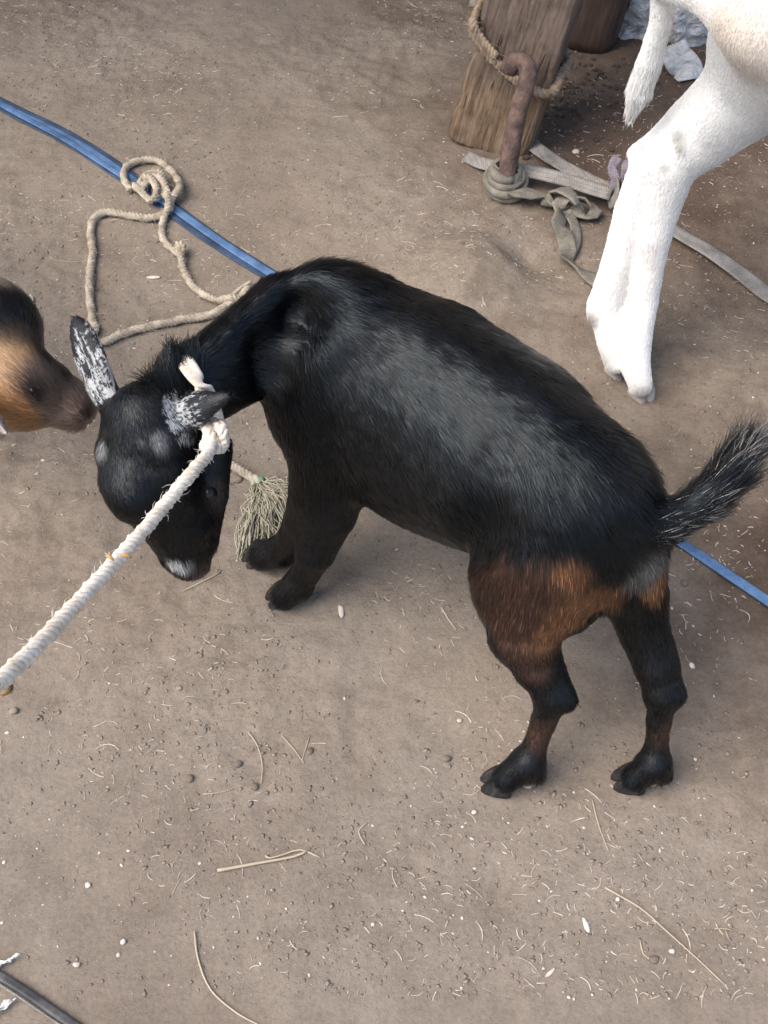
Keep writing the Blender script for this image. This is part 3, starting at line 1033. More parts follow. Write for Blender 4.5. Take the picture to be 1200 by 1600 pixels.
# ---------------------------------------------- the brown goat at the left edge
def brown_goat():
    root = empty('brown_goat', (-.95, 1.25, 0), 'brown and black goat nosing in from the left edge', 'goat')
    A = Animal(.0045)
    sk = W(-12, 512, .36)
    A.ell(sk, W(80, 620, .30) - sk, (0, 0, 1), (.062, .048, .05), .02)
    A.ell(W(8, 612, .315), (1, -.2, -.3), (0, 0, 1), (.065, .045, .040), .02)
    A.chain([(W(35, 590, .325), .041), (W(75, 612, .302), .034), (W(104, 630, .287), .029), (W(114, 637, .282), .027)], .018)
    # neck and body run off to the left
    b0, b1 = Vector((-.86, 1.32, .37)), Vector((-1.32, 1.50, .36))
    A.chain([(sk, .045), (Vector((-.62, 1.22, .38)), .052), (Vector((-.74, 1.27, .38)), .075), (b0, .105), (b0.lerp(b1, .5), .13), (b1, .10)], .03)
    hd = (b1 - b0).normalized(); sdv = Vector((-hd.y, hd.x, 0))
    feet = []
    for base, front in ((b0, 1), (b1, 0)):
        for s in (-1, 1):
            t = base + sdv * s * .06
            g = Vector((t.x, t.y, 0))
            off = hd * (.0 if front else .02)
            A.chain([(t - Vector((0, 0, .04)), .06), (g + off + Vector((0, 0, .20)), .034), (g + off * 1.5 + Vector((0, 0, .12)), .024),
                     (g + Vector((0, 0, .05)), .018), (g - hd * .012 + Vector((0, 0, .02)), .019)], .015)
            feet.append(g)
    A.chain([(b1 + Vector((-.08, .03, .05)), .02), (b1 + Vector((-.14, .05, .08)), .012)], .02)
    ea, eb = W(-75, 465, .40), W(-150, 400, .41)
    A.ell((ea + eb) / 2, eb - ea, (.4, .7, .4), (.045, .009, .005), .008)
    ec, ed = W(-75, 600, .36), W(14, 682, .335)
    A.ell((ec + ed) / 2, ed - ec, (.7, -.6, .2), (.048, .018, .007), .008)
    A.build(4)

    def tint(P, rng=None):
        C = np.tile(np.array([[.012, .010, .010]]), (len(P), 1))
        nz_ = noise2(P[:, 0] * 30 + P[:, 2] * 20, P[:, 1] * 30, 8) * .3
        def spot(u, v, z, r, col, soft=.4, amt=1.0):
            nonlocal C
            d = np.linalg.norm(P - np.array(A.hit(u, v, z)), axis=-1) / r + nz_
            C = mixc(C, col, np.clip((1 + soft - d) / (2 * soft), 0, 1) * amt)
        tan, mid, grey = (.36, .225, .12), (.34, .17, .07), (.22, .155, .12)
        spot(15, 575, .36, .042, tan); spot(60, 645, .31, .05, mid); spot(0, 630, .34, .06, tan)
        spot(30, 660, .30, .05, mid); spot(85, 608, .33, .030, grey); spot(112, 632, .31, .034, grey); spot(65, 590, .345, .022, grey, amt=.7)
        spot(48, 608, .36, .012, (.03, .021, .018), .8); spot(66, 622, .35, .012, (.03, .022, .018), .6)
        spot(130, 642, .285, .034, grey, .5); spot(140, 650, .275, .006, (.03, .024, .022), .6, .7); spot(98, 600, .33, .02, (.05, .036, .03), .8, .7)
        spot(0, 672, .340, .020, (.50, .42, .37), .3); spot(15, 410, .41, .04, (.34, .27, .22), .3)
        spot(78, 560, .345, .018, (.016, .013, .012)); spot(108, 590, .325, .012, (.03, .022, .018))
        if rng is not None: C *= rng.uniform(.65, 1.4, len(P))[:, None]
        return C

    body_object(A, 'body', root, tint(A.V))
    rng = np.random.default_rng(5)
    dens = .25 + 2.2 * near(A.V, W(40, 580, .33), .16, .3)
    H, N, FL, Q, wt = A.sample(60000, rng, dens)
    FL = -FL * 0 + FL
    hw = near(H, W(40, 580, .33), .14, .3)
    fl = np.tile(np.array(W(-60, 500, .36) - W(120, 640, .29))[None], (len(H), 1)); fl /= np.linalg.norm(fl[0])
    FL = FL * (1 - hw[:, None]) + fl * hw[:, None]
    hair_object('coat', root, H, N, FL, .018 * (1 - hw) + .012 * hw, tint(H, rng), .00034, np.full(len(H), .2), rng, M['hair'], .2, .12)
    A.eye(root, A.hit(52, 610), .0045); A.eye(root, sk + Vector((.05, .06, -.02)), .008)
    for g in feet:
        hoof_parts(root, g - hd * .035, g - hd * .005, .0105, (.036, .026, .0125), M['hoof'])


brown_goat()


# ---------------------------------------------- the white goat at the right edge
def white_goat():
    root = empty('white_goat', (.62, 1.2, 0), 'white goat at the right, only haunch, hind leg and tail in view', 'goat')
    A = Animal(.0045)
    d = Vector((.72, -.69, 0)); s = Vector((.69, .72, 0))
    # near hind leg
    hock = W(1015, 245, .315)
    A.chain([(W(1225, 95, .50), .072), (W(1160, 150, .44), .060), (W(1095, 205, .375), .052), (W(1040, 250, .325), .044)], .03)
    A.cone(W(1040, 245, .328), W(1015, 245, .325), .034, .018, .02, flow=(0, 0, -1))
    A.chain([(W(1085, 190, .38), .030), (W(1018, 250, .325), .028), (W(988, 330, .245), .026), (W(966, 410, .170), .0245), (W(945, 478, .105), .0265), (W(956, 530, .062), .023), (W(962, 565, .034), .019)], .006)
    A.cone(W(1020, 245, .328), W(990, 238, .326), .024, .009, .012, flow=(0, 0, -1))
    A.cone(W(940, 478, .105), W(926, 496, .092), .014, .008, .010)
    A.chain([(W(1045, 260, .322), .040), (W(1030, 325, .260), .030), (W(1016, 400, .190), .0235), (W(1004, 470, .122), .0235), (W(992, 530, .075), .025),
             (W(994, 575, .045), .021), (W(1000, 600, .028), .019)], .006)
    A.cone(W(992, 530, .075), W(974, 545, .066), .014, .007, .010)
    # pelvis, body and the unseen far legs
    tr = Vector((.345, 1.385, .64))
    pel = tr + d * .20 + s * .07 + Vector((0, 0, .0))
    A.chain([(pel, .085), (pel + d * .2 + Vector((0, 0, -.03)), .12), (pel + d * .42 + Vector((0, 0, -.02)), .13), (pel + d * .6, .12)], .05)
    A.cone(W(1225, 70, .52), pel - Vector((0, 0, .03)), .075, .085, .05, flow=(0, 0, -1))
    A.cone(W(1190, 50, .54), tr + d * .12 + Vector((0, 0, .01)), .055, .055, .05, flow=(0, 0, -1))
    A.cone(tr + Vector((0, 0, .02)), pel, .03, .07, .04)
    sh = pel + d * .6
    A.chain([(sh, .10), (sh + d * .18 + Vector((0, 0, .12)), .06), (sh + d * .27 + Vector((0, 0, .2)), .055)], .04)
    A.cone(sh + d * .26 + Vector((0, 0, .21)), sh + d * .42 + Vector((0, 0, .13)), .055, .03, .03)
    feet = []
    for base, fwd, sgn in ((sh, .0, -1), (sh, .03, 1)):
        t = base + s * sgn * .08
        g = Vector((t.x, t.y, 0)) + d * fwd
        A.chain([(t - Vector((0, 0, .08)), .085), (g + Vector((0, 0, .36)) - d * .02, .05), (g + Vector((0, 0, .24)) - d * (.05 if sgn == 1 and base is pel else 0), .033),
                 (g + Vector((0, 0, .08)), .024), (g + Vector((0, 0, .025)) + d * .015, .022)], .02)
        feet.append(g)
    # tail
    A.chain([(tr + Vector((0, 0, .01)), .022), (W(1040, -20, .60), .019), (W(1034, 30, .555), .0145), (W(1016, 95, .49), .016), (W(1000, 140, .445), .0155), (W(987, 175, .41), .008)], .015)
    A.build(4)

    def tint(P, rng=None):
        C = np.tile(np.array([[.77, .76, .735]]), (len(P), 1))
        nz_ = noise2(P[:, 0] * 22 + P[:, 2] * 15, P[:, 1] * 22, 18) * .5
        def spot(u, v, z, r, col, soft=.5, amt=1.0):
            nonlocal C
            d_ = np.linalg.norm(P - np.array(A.hit(u, v, z)), axis=-1) / r + nz_
            C = mixc(C, col, np.clip((1 + soft - d_) / (2 * soft), 0, 1) * amt)
        spot(1165, 55, .58, .075, (.56, .47, .38), .5, .7); spot(1150, 100, .52, .05, (.55, .45, .36), .5, .5)
        spot(1180, 190, .44, .045, (.58, .58, .57), .6, .6); spot(1058, 215, .41, .012, (.30, .28, .25), .6, .8); spot(1062, 235, .41, .009, (.26, .25, .22), .6, .7); spot(1038, 262, .38, .008, (.30, .28, .25), .6, .7); spot(1005, 232, .34, .006, (.35, .34, .32), .7, .7); spot(922, 500, .09, .010, (.25, .24, .23), .7, .8); spot(945, 565, .05, .012, (.40, .37, .33), .7, .7); spot(1000, 610, .03, .016, (.45, .41, .36), .8, .6); spot(1010, 398, .2, .012, (.5, .49, .47), .8, .6); spot(1120, 215, .43, .02, (.52, .52, .5), .9, .6)
        spot(985, 195, .40, .022, (.60, .57, .51), .6, .7); spot(1015, 395, .2, .02, (.6, .6, .6), .6, .5)
        if rng is not None: C *= rng.uniform(.92, 1.05, len(P))[:, None]
        return C

    body_object(A, 'body', root, tint(A.V))
    rng = np.random.default_rng(6)
    dens = .15 + 2.5 * np.maximum(near(A.V, W(1000, 400, .2), .3, .2), near(A.V, W(1120, 60, .55), .28, .2))
    H, N, FL, Q, wt = A.sample(95000, rng, dens)
    tl = np.maximum(near(H, W(1000, 140, .445), .05, .3), near(H, W(986, 178, .41), .04, .3))
    FL = FL.copy(); FL[:, 2] -= .3
    hair_object('coat', root, H, N, FL, .006 + .010 * tl, tint(H, rng), .0004, np.full(len(H), .2) + .03 * tl, rng, M['whitehair'], .2, .14)
    hoof_parts(root, W(1012, 628), W(1000, 610), .0105, (.026, .022, .0125), M['greyhoof'])
    hoof_parts(root, W(975, 592), W(962, 576), .0105, (.026, .022, .0125), M['greyhoof'])
    for g in feet:
        hoof_parts(root, g + d * .045, g + d * .01, .012, (.04, .03, .014), M['palehoof'])
    hd = sh + d * .27 + Vector((0, 0, .2))
    for sg in (-1, 1):
        ball('eye', hd + d * .03 + s * sg * .047 + Vector((0, 0, .012)), .012, M['eye'], root)
        e = Animal(.0045)


m_, nt_, p_ = mat('white_hair')
at_ = nd(nt_, 'ShaderNodeAttribute', attribute_name='tint')
nt_.links.new(at_.outputs['Color'], p_.inputs['Base Color'])
p_.inputs['Roughness'].default_value = .7
M['whitehair'] = m_
white_goat()


# ------------------------------------------------------------------ timber posts, iron hook, tied rags
def timber():
    A_, B_ = W(697, 224), W(822, 248)
    wd = (B_ - A_); width = wd.length; wd = wd.normalized()
    ax_ = Vector((.062, .02, .282)).normalized()
    wd = (wd - ax_ * wd.dot(ax_)).normalized()
    dp = ax_.cross(wd)                     # pointing away from the camera
    depth = .085
    base = (A_ + B_) / 2 + dp * depth / 2
    L = 2.2
    bm = bmesh.new()
    bmesh.ops.create_cube(bm, size=1)
    bmesh.ops.scale(bm, vec=(width, depth, L), verts=bm.verts)
    bmesh.ops.bevel(bm, geom=list(bm.edges), offset=.009, segments=3, affect='EDGES', profile=.6)
    long_ = [e for e in bm.edges if abs((e.verts[0].co - e.verts[1].co).z) > .3]
    bmesh.ops.subdivide_edges(bm, edges=long_, cuts=150, use_grid_fill=True)
    for _ in range(1):
        wide = [e for e in bm.edges if abs((e.verts[0].co - e.verts[1].co).x) > .06]
        bmesh.ops.subdivide_edges(bm, edges=wide, cuts=24, use_grid_fill=True)
        wide = [e for e in bm.edges if abs((e.verts[0].co - e.verts[1].co).y) > .03]
        bmesh.ops.subdivide_edges(bm, edges=wide, cuts=12, use_grid_fill=True)
    for v in bm.verts:
        c = v.co
        g = float(noise2(c.x * 90 + c.y * 40, c.z * 7 + c.y * 9, 41)) * .0022 + float(noise2(c.x * 30, c.z * 12 + c.y * 20, 42)) * .003
        edge = max(0, abs(c.x) / width * 2 - .8) * max(0, abs(c.y) / depth * 2 - .7)
        chip = max(0, float(noise2(c.z * 16, c.x * 3, 43))) * edge * .25
        v.co.y += (g + chip * -1) * (1 if c.y > 0 else -1)
        v.co.x += (g * .8 - chip) * (1 if c.x > 0 else -1)
        end = max(0, -c.z - L / 2 + .03)
        v.co.z += L / 2 + float(noise2(c.x * 30, c.y * 30, 44)) * .004 * (1 if c.z < 0 else 0) - .012
    Mx = Matrix((( wd.x, dp.x, ax_.x, base.x), (wd.y, dp.y, ax_.y, base.y), (wd.z, dp.z, ax_.z, 0), (0, 0, 0, 1)))
    o = new_obj('timber_post', bm, M['wood'], label='thick square weathered timber post with a rope tied round it', cat='post')
    o.matrix_world = Mx
    # rope loop tied round it
    def loc(a, b, h): return Mx @ Vector((a * width / 2, b * depth / 2, h))
    e = .007
    ex, ey = 1 + e / (width / 2), 1 + e / (depth / 2)
    loop = [loc(-.35, -ey, .168), loc(.1, -ey, .150), loc(.55, -ey, .142), loc(ex * .97, -ey * .97, .145), loc(ex, 0, .165), loc(ex * .97, ey * .97, .18), loc(0, ey, .20),
            loc(-ex * .97, ey * .97, .22), loc(-ex * 1.02, .2, .225), loc(-ex * .98, -ey * .97, .207), loc(-.75, -ey, .185), loc(-.35, -ey, .165)]
    lp = empty('post_rope', loop[0], 'old brown rope looped round the timber post', 'rope')
    new_obj('loop', rope_mesh('loop', loop, .0105, .026, 3, 160), M['grey_rope'], lp)
    l2 = [p + Vector((-.001, -.003, .013)) for p in loop[7:]]
    new_obj('second_turn', rope_mesh('second_turn', l2, .0095, .024, 3, 80), M['grey_rope'], lp)
    # the iron hook, driven into the ground in front of the post
    p0, p1, p2, p3 = W(786, 318, -.03), W(792, 275, .045), W(806, 190, .125), W(822, 132, .178)
    hk = [p0, p1, p2, p3, W(825, 112, .195), W(819, 97, .206), W(807, 94, .206), W(797, 104, .196), W(793, 118, .186) + Vector((0, .01, 0))]
    s_ = Soup()
    C = spline(hk, .006)
    n = len(C)
    s_.tube(C, [.0175 - .002 * i / n + .0010 * math.sin(i * 1.3) * math.sin(i * .37) for i in range(n)], 20)
    new_obj('iron_hook', s_.mesh('iron_hook'), M['rust'], label='rusty bent iron bar leaning on the timber post', cat='hook')
    # rag wrapped about the foot of the hook, knotted, with a trailing end
    rg = empty('cloth_rag', W(786, 325), 'dirty olive cloth strip wound round the iron bar and knotted', 'rag')
    bm = Soup()
    Cw = [c for c in C if -.014 < c.z < .062]
    axis_ = (p1 - p0).normalized()
    a1 = axis_.cross(Vector((0, 1, 0))).normalized(); a2 = axis_.cross(a1)
    ctr = W(786, 312, .0)
    V, F = [], []
    nr, ns = 34, 30
    for i in range(nr):
        t = i / (nr - 1)
        r_ = .0165 + .0140 * max(0, math.sin(math.pi * t ** .85)) ** .75
        for k in range(ns):
            q = 2 * math.pi * k / ns
            fold = .0028 * abs(math.sin((t * 3.2 + .35 * math.sin(q + 1)) * 3.14)) ** .5 + .006 * float(noise2(math.cos(q) * 2 + t * 3, math.sin(q) * 2 + t * 5, 33)) + .003 * abs(float(noise2(math.cos(q) * 4, math.sin(q) * 4 + t * 9, 34)))
            V.append(Cw[min(len(Cw) - 1, int(t * (len(Cw) - 1) + .5))].lerp(Cw[0].lerp(Cw[-1], t), .7) + (a1 * math.cos(q) + a2 * math.sin(q)) * (r_ + fold))
    for i in range(nr - 1):
        for k in range(ns):
            F.append((i * ns + k, i * ns + (k + 1) % ns, (i + 1) * ns + (k + 1) % ns, (i + 1) * ns + k))
    bm.add(V, F)
    hx = []
    for i in range(150):
        t = i / 149
        c = Cw[0].lerp(Cw[-1], .06 + .84 * t)
        q = t * 6.283 * 5.3
        rr_ = .0225 + .0115 * math.sin(math.pi * t) ** .7 + .002 * math.sin(q * .37 + 1)
        hx.append(c + axis_ * .004 * math.sin(q + 1.2 * t) + (a1 * math.cos(q) + a2 * math.sin(q)) * rr_)
    bm.tube(hx, [.0072 + .0014 * math.sin(i * .23) + .001 * math.sin(i * .71) for i in range(150)], 9)
    new_obj('wrapping', bm.mesh('wrapping'), M['cloth'], rg)
    new_obj('strip', band_mesh('strip', [W(800, 305, .035), W(825, 302, .03), W(850, 305, .022), W(868, 312, .022), W(885, 325, .02)], .030, .006, twist=[.4, -.2, .5, -.3, .2]), M['cloth'], rg)
    new_obj('knot', band_mesh('knot', [W(855, 322, .012), W(862, 300, .035), W(885, 298, .045), W(902, 318, .03), W(895, 335, .012), W(872, 330, .018), W(880, 312, .03), W(912, 312, .025), W(932, 330, .012), W(915, 340, .010), W(900, 325, .02)],
            .026, .006, twist=[0, .8, -.2, .9, .2, -.6, .4, 1.0, .2, -.5, .3]), M['cloth'], rg)
    new_obj('trailing_end', band_mesh('trailing_end', [W(880, 335, .018), W(872, 350, .018), gpt(880, 375, .012), gpt(887, 398, .010), gpt(884, 412, .012), gpt(905, 428, .010), gpt(940, 450, .008)],
            .030, .005, twist=[.9, .5, -.5, .2, .9, .1, -.2]), M['cloth'], rg)
    new_obj('trailing_end', band_mesh('trailing_end', [W(890, 335, .012), gpt(898, 360, .008), gpt(897, 385, .008), gpt(890, 402, .010)], .022, .004, twist=[.2, .5, .1, .6]), M['cloth'], rg)
    # grey webbing: loop round the foot of the post, knot by the white goat's leg, long free end
    wb = empty('webbing_strap', W(950, 305), 'grey woven webbing strap running from the post foot past the white leg', 'strap')
    new_obj('band', band_mesh('band', [gpt(728, 248, .006), W(750, 254, .014), W(785, 262, .03), W(830, 268, .034), W(880, 280, .034), W(920, 293, .034), W(955, 303, .034)], .025, .004, up=(0, -.5, .8)), M['greyweb'], wb)
    new_obj('band', band_mesh('band', [gpt(815, 222, .012), W(850, 240, .018), W(885, 262, .022), W(920, 282, .026), W(957, 300, .03)], .026, .004, up=(0, -.6, .8), twist=[.3, 0, .3, 0, -.2]), M['greyweb'], wb)
    kp = W(958, 300, .034)
    new_obj('knot', band_mesh('knot', [kp + Vector(v) for v in ((-.005, -.008, -.022), (.000, -.018, -.004), (.004, -.012, .016), (.004, .008, .018), (-.002, .016, -.004), (.006, .0, -.02), (.014, -.016, -.006), (.016, -.008, .016), (.014, .01, .01))],
            .018, .005, up=(1, .2, .1), step=.004), M['greyweb'], wb)
    new_obj('frayed_end', band_mesh('frayed_end', [kp, W(962, 280, .055), W(956, 262, .07), W(966, 245, .085)], .018, .003, up=(0, -1, .4), twist=[0, .5, -.4, .6]), M['purple'], wb)
    new_obj('frayed_end', band_mesh('frayed_end', [kp + Vector((.01, .01, 0)), W(975, 275, .06), W(978, 250, .08)], .014, .003, up=(0, -1, .4), twist=[0, -.5, .6]), M['purple'], wb)
    new_obj('free_end', band_mesh('free_end', [kp + Vector((.01, 0, -.005)), gpt(1000, 335, .014), gpt(1060, 372, .010), gpt(1110, 400, .008), gpt(1160, 435, .007), gpt(1215, 475, .006), gpt(1330, 530, .006)], .036, .0045, twist=[.3, .2, .15, .1, .05, 0, 0]), M['greyweb'], wb)
    # a second, dark and round-cornered post behind
    b2 = W(918, 84)
    bm = bmesh.new()
    bmesh.ops.create_cone(bm, cap_ends=True, segments=28, radius1=.066, radius2=.072, depth=.7)
    side = [e for e in bm.edges if abs((e.verts[0].co - e.verts[1].co).z) > .3]
    bmesh.ops.subdivide_edges(bm, edges=side, cuts=30, use_grid_fill=True)
    for v in bm.verts:
        c = v.co.copy()
        q = math.atan2(c.y, c.x)
        f = 1 + .06 * math.cos(4 * q) + .05 * float(noise2(q * 1.2, c.z * 4, 51)) + .03 * float(noise2(q * 6, c.z * 2, 52))
        if c.z < -.33: f *= .93
        v.co.x *= f; v.co.y *= f
        v.co.z += .34 + (.008 * float(noise2(c.x * 30, c.y * 30, 53)) if c.z < -.3 else 0)
    o2 = new_obj('round_post', bm, M['darkwood'], label='dark round wooden post standing behind the square timber post', cat='post')
    ax2 = Vector((.05, .03, .28)).normalized()
    o2.rotation_euler = ax2.to_track_quat('Z', 'Y').to_euler()
    o2.location = b2 + Vector((.005, .066, 0))
    # the end of a pale stick by the post
    s_ = Soup()
    pts = [W(741, 12, .006), W(744, -2, .02), W(752, -40, .05), W(775, -120, .11)]
    s_.tube(spline(pts, .01), [.012 + .0015 * math.sin(i * 1.7) for i in range(len(spline(pts, .01)))], 12)
    new_obj('wooden_stick', s_.mesh('wooden_stick'), M['stone'], label='blunt end of a pale stick left of the timber post', cat='stick')


timber()


# ------------------------------------------------------------------ unseen shed, roof and back wall, added to shade the view and darken reflections
def shed():
    root = empty('shade_shed', (.8, 3.2, 0), 'unseen shed with an iron roof, added to shade the far ground', 'shed')
    m_iron = noisy('shade_roof_iron', [(.10, .07, .055), (.20, .17, .15), (.30, .28, .26)], 5, .6, .3, 60)
    for k in range(8):
        V, F = [], []
        x0, wd, n = -3.0 + k * .84, .88, 44
        for j in range(2):
            for i in range(n + 1):
                x = x0 + wd * i / n
                V.append((x, (1.9, 4.6)[j], (2.05, 2.45)[j] + .011 * math.sin(i / n * 11 * 6.283) + .004 * (k % 2)))
        F = [(i, i + 1, n + 2 + i, n + 1 + i) for i in range(n)]
        o = new_obj('shade_roof_sheet', mesh_from('shade_roof_sheet', V, F), m_iron, root)
        md = o.modifiers.new('thickness', 'SOLIDIFY'); md.thickness = .002
    bm = bmesh.new(); bmesh.ops.create_cube(bm, size=1)
    bmesh.ops.scale(bm, vec=(.24, .03, 2.3), verts=bm.verts)
    bmesh.ops.bevel(bm, geom=list(bm.edges), offset=.004, segments=1, affect='EDGES')
    me = bpy.data.meshes.new('shade_wall_board'); bm.to_mesh(me); bm.free(); me.materials.append(M['wood'])
    for k in range(26):
        b = bpy.data.objects.new('shade_wall_board', me); COL.objects.link(b)
        b.parent = root; b.matrix_parent_inverse = Matrix.Translation(-root.location)
        b.location = (-2.9 + k * .25, 4.5, 1.14 + .02 * math.sin(k * 3.1))
    for y, z in ((2.0, 2.01), (4.42, 2.36)):
        bm = bmesh.new(); bmesh.ops.create_cube(bm, size=1)
        bmesh.ops.scale(bm, vec=(6.6, .06, .08), verts=bm.verts)
        bmesh.ops.bevel(bm, geom=list(bm.edges), offset=.006, segments=1, affect='EDGES')
        bmesh.ops.translate(bm, vec=(.3, y, z - .07), verts=bm.verts)
        new_obj('shade_roof_beam', bm, M['wood'], root)


shed()


def sack():
    """a crumpled white plastic sack heaped behind the white goat"""
    c = W(1055, 60)
    nu, nv = 110, 70
    V, F = [], []
    for j in range(nv):
        ph = math.pi * .5 * (j / (nv - 1))
        for i in range(nu):
            th = 2 * math.pi * i / nu
            x, y, z = math.cos(th) * math.cos(ph), math.sin(th) * math.cos(ph), math.sin(ph)
            n1 = float(noise2(x * 2.2 + 5, y * 2.2 + z * 2, 61)); n2 = float(noise2(x * 5 + z * 3, y * 5 - z * 2, 62))
            n3 = abs(float(noise2(x * 9 + z * 6, y * 9 + z * 4, 63))); n4 = abs(float(noise2(x * 20 - z * 9, y * 20 + z * 8, 64)))
            r = 1 + .20 * n1 + .08 * n2 - .12 * n3 - .05 * n4 + .06 * (1 - math.sin(ph)) * math.sin(th * 7 + 2 * n1)
            V.append((c.x + x * .185 * r, c.y + .13 + y * .165 * r, max(-.005, z * .30 * (r * .8 + .2)) - .004))
    for j in range(nv - 1):
        for i in range(nu):
            F.append((j * nu + i, j * nu + (i + 1) % nu, (j + 1) * nu + (i + 1) % nu, (j + 1) * nu + i))
    o = empty('plastic_sack', c, 'crumpled white plastic sack on the ground behind the white tail', 'sack')
    new_obj('bag', mesh_from('bag', V, F), M['sack'], o)
    # torn flap that hangs to the ground
    P = [W(1050, 70, .05), W(1060, 92, .035), W(1072, 105, .02), W(1080, 124, .006)]
    new_obj('flap', band_mesh('flap', P, .06, .003, up=(0, -1, .4), twist=[0, .3, -.3, .5], step=.006), M['sack'], o)


sack()


# ------------------------------------------------------------------ ropes and straps
def blue_strap():
    root = empty('blue_strap', gpt(230, 305), 'blue woven strap lying taut across the ground under the black goat', 'strap')
    def path(pts, dz):
        C = spline([W(u, v) for u, v in pts], .03)
        out = []
        for p in C:
            out.append(Vector((p.x, p.y, float(max(gz(p.x + a, p.y + b) for a in (-.01, 0, .01) for b in (-.01, 0, .01))) + dz)))
        for _ in range(6):
            out = [out[0]] + [Vector((b.x, b.y, max(b.z, (a.z + b.z + c.z) / 3))) for a, b, c in zip(out, out[1:], out[2:])] + [out[-1]]
        return out
    pts = [(-420, -75), (-120, 92), (0, 162), (90, 208), (170, 258), (240, 306), (330, 366), (450, 443), (620, 553), (840, 704), (1070, 855), (1200, 942), (1330, 1028), (1700, 1275), (2200, 1600)]
    new_obj('band', band_mesh('band', path(pts, .004), .0155, .0042, step=.015), M['blue'], root)
    p2 = [(-420, -80), (-120, 87), (0, 154), (90, 198), (170, 248), (250, 304), (330, 361), (420, 418), (560, 512)]
    p3 = [(-420, -70), (-120, 99), (0, 168), (90, 217), (165, 266), (235, 313), (325, 374), (440, 445), (560, 526)]
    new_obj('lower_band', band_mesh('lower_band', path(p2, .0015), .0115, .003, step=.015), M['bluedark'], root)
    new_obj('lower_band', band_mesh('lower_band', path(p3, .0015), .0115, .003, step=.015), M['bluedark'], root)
    p4 = [(-120, 98), (0, 166), (85, 214), (150, 256), (200, 288)]
    new_obj('upper_band', band_mesh('upper_band', path(p4, .009), .011, .003, step=.015), M['blue'], root)


blue_strap()


def tan_ropes():
    r = .0078
    def g(u, v, dz=0.0): return gpt(u, v, r + dz)
    root = empty('coiled_rope', gpt(240, 300), 'tan twisted rope knotted over the blue strap in loops', 'rope')
    loop = [g(205, 305, .004), g(195, 285, .002), g(200, 265), g(225, 256), g(250, 258), g(268, 272, .0), g(280, 292, .006), g(282, 310, .014), g(272, 322, .012), g(258, 318, .010), g(258, 300, .012), g(252, 285, .014), g(232, 288, .012),
            g(222, 300, .012), g(224, 315, .012), g(238, 326, .010), g(248, 318, .018), g(240, 300, .020), g(228, 296, .02)]
    new_obj('loop', rope_mesh('loop', loop, r, .022, 3, 90), M['tan_rope'], root)
    k2 = [g(212, 302, .01), g(222, 312, .014), g(235, 300, .018), g(250, 296, .02), g(262, 312, .02), g(268, 330, .008), g(258, 342, .004), g(235, 346), g(200, 342), g(172, 337), g(155, 341), g(145, 352), g(143, 375), g(146, 400), g(142, 430), g(141, 460), g(143, 485), g(146, 508), g(151, 518), g(146, 530), g(150, 542),
          g(165, 540), g(185, 530), g(215, 520), g(255, 511), g(290, 504), g(320, 500), g(340, 493), g(358, 480), g(375, 470), g(390, 455, .002)]
    new_obj('strand', rope_mesh('strand', k2, r, .022, 3, 300, .06), M['tan_rope'], root)
    k3 = [g(262, 318, .018), g(266, 335, .014), g(256, 350), g(254, 372), g(262, 388), g(276, 400, .002), g(286, 408, .006), g(288, 400, .012), g(281, 396, .012), g(284, 412, .006), g(288, 428), g(300, 450), g(318, 465), g(340, 475), g(362, 478, .010), g(385, 480, .002), g(410, 478)]
    new_obj('strand', rope_mesh('strand', k3, r * .92, .021, 3, 200), M['tan_rope'], root)
    for q, (a, b, c) in enumerate((((352, 483), (372, 465), (392, 447)), ((356, 486), (380, 472), (398, 460)), ((356, 484), (378, 478), (400, 478)))):
        new_obj('frayed_strand', rope_mesh('frayed_strand', [g(*a, .004), g(*b, .006), g(*c, .001)], r * .5, .016, 3, 20), M['tan_rope'], root)
    # frayed rope end by the forefeet
    ts = empty('frayed_rope', gpt(410, 770), 'rope end frayed into a pale tassel beside the black forefeet', 'rope')
    new_obj('strand', rope_mesh('strand', [g(250, 690), g(300, 705), g(345, 722), g(365, 733), g(385, 746), g(402, 757)], r, .022, 3, 80), M['tan_rope'], ts)
    tape = new_obj('tape', rope_mesh('tape', [g(400, 755, .001), g(405, 760, .001), g(412, 766, .001)], r * 1.25, .5, 3), M['tassel'], ts)
    sg = Soup()
    sg.tube([gpt(408, 760, .016), gpt(413, 763, .016)], [.006, .0045], 8)
    new_obj('green_tag', sg.mesh('green_tag'), M['green'], tape)
    s = Soup()
    rnd = random.Random(4)
    a0 = gpt(408, 764, .008)
    for k in range(230):
        t = rnd.random()
        end = (380 + 95 * t + rnd.gauss(0, 6), 838 - 62 * t * t + rnd.gauss(0, 10))
        if rnd.random() < .12: end = (366 + rnd.random() * 26, 850 + rnd.random() * 30)
        e = gpt(end[0], end[1], .002 + rnd.random() * .008)
        st = a0 + Vector((rnd.gauss(0, .004), rnd.gauss(0, .003), rnd.gauss(0, .003)))
        pts = [st]
        for f in (.25, .5, .75):
            q = st.lerp(e, f) + Vector((rnd.gauss(0, .006), rnd.gauss(0, .006), .012 * math.sin(f * 3.1) + rnd.gauss(0, .003)))
            q.z = max(q.z, .002 + float(gz(q.x, q.y)))
            pts.append(q)
        pts.append(e)
        C = spline(pts, .012)
        s.tube(C, rnd.uniform(.0007, .0012), 4, False)
    new_obj('tassel', s.mesh('tassel'), M['tassel'], ts)


tan_ropes()


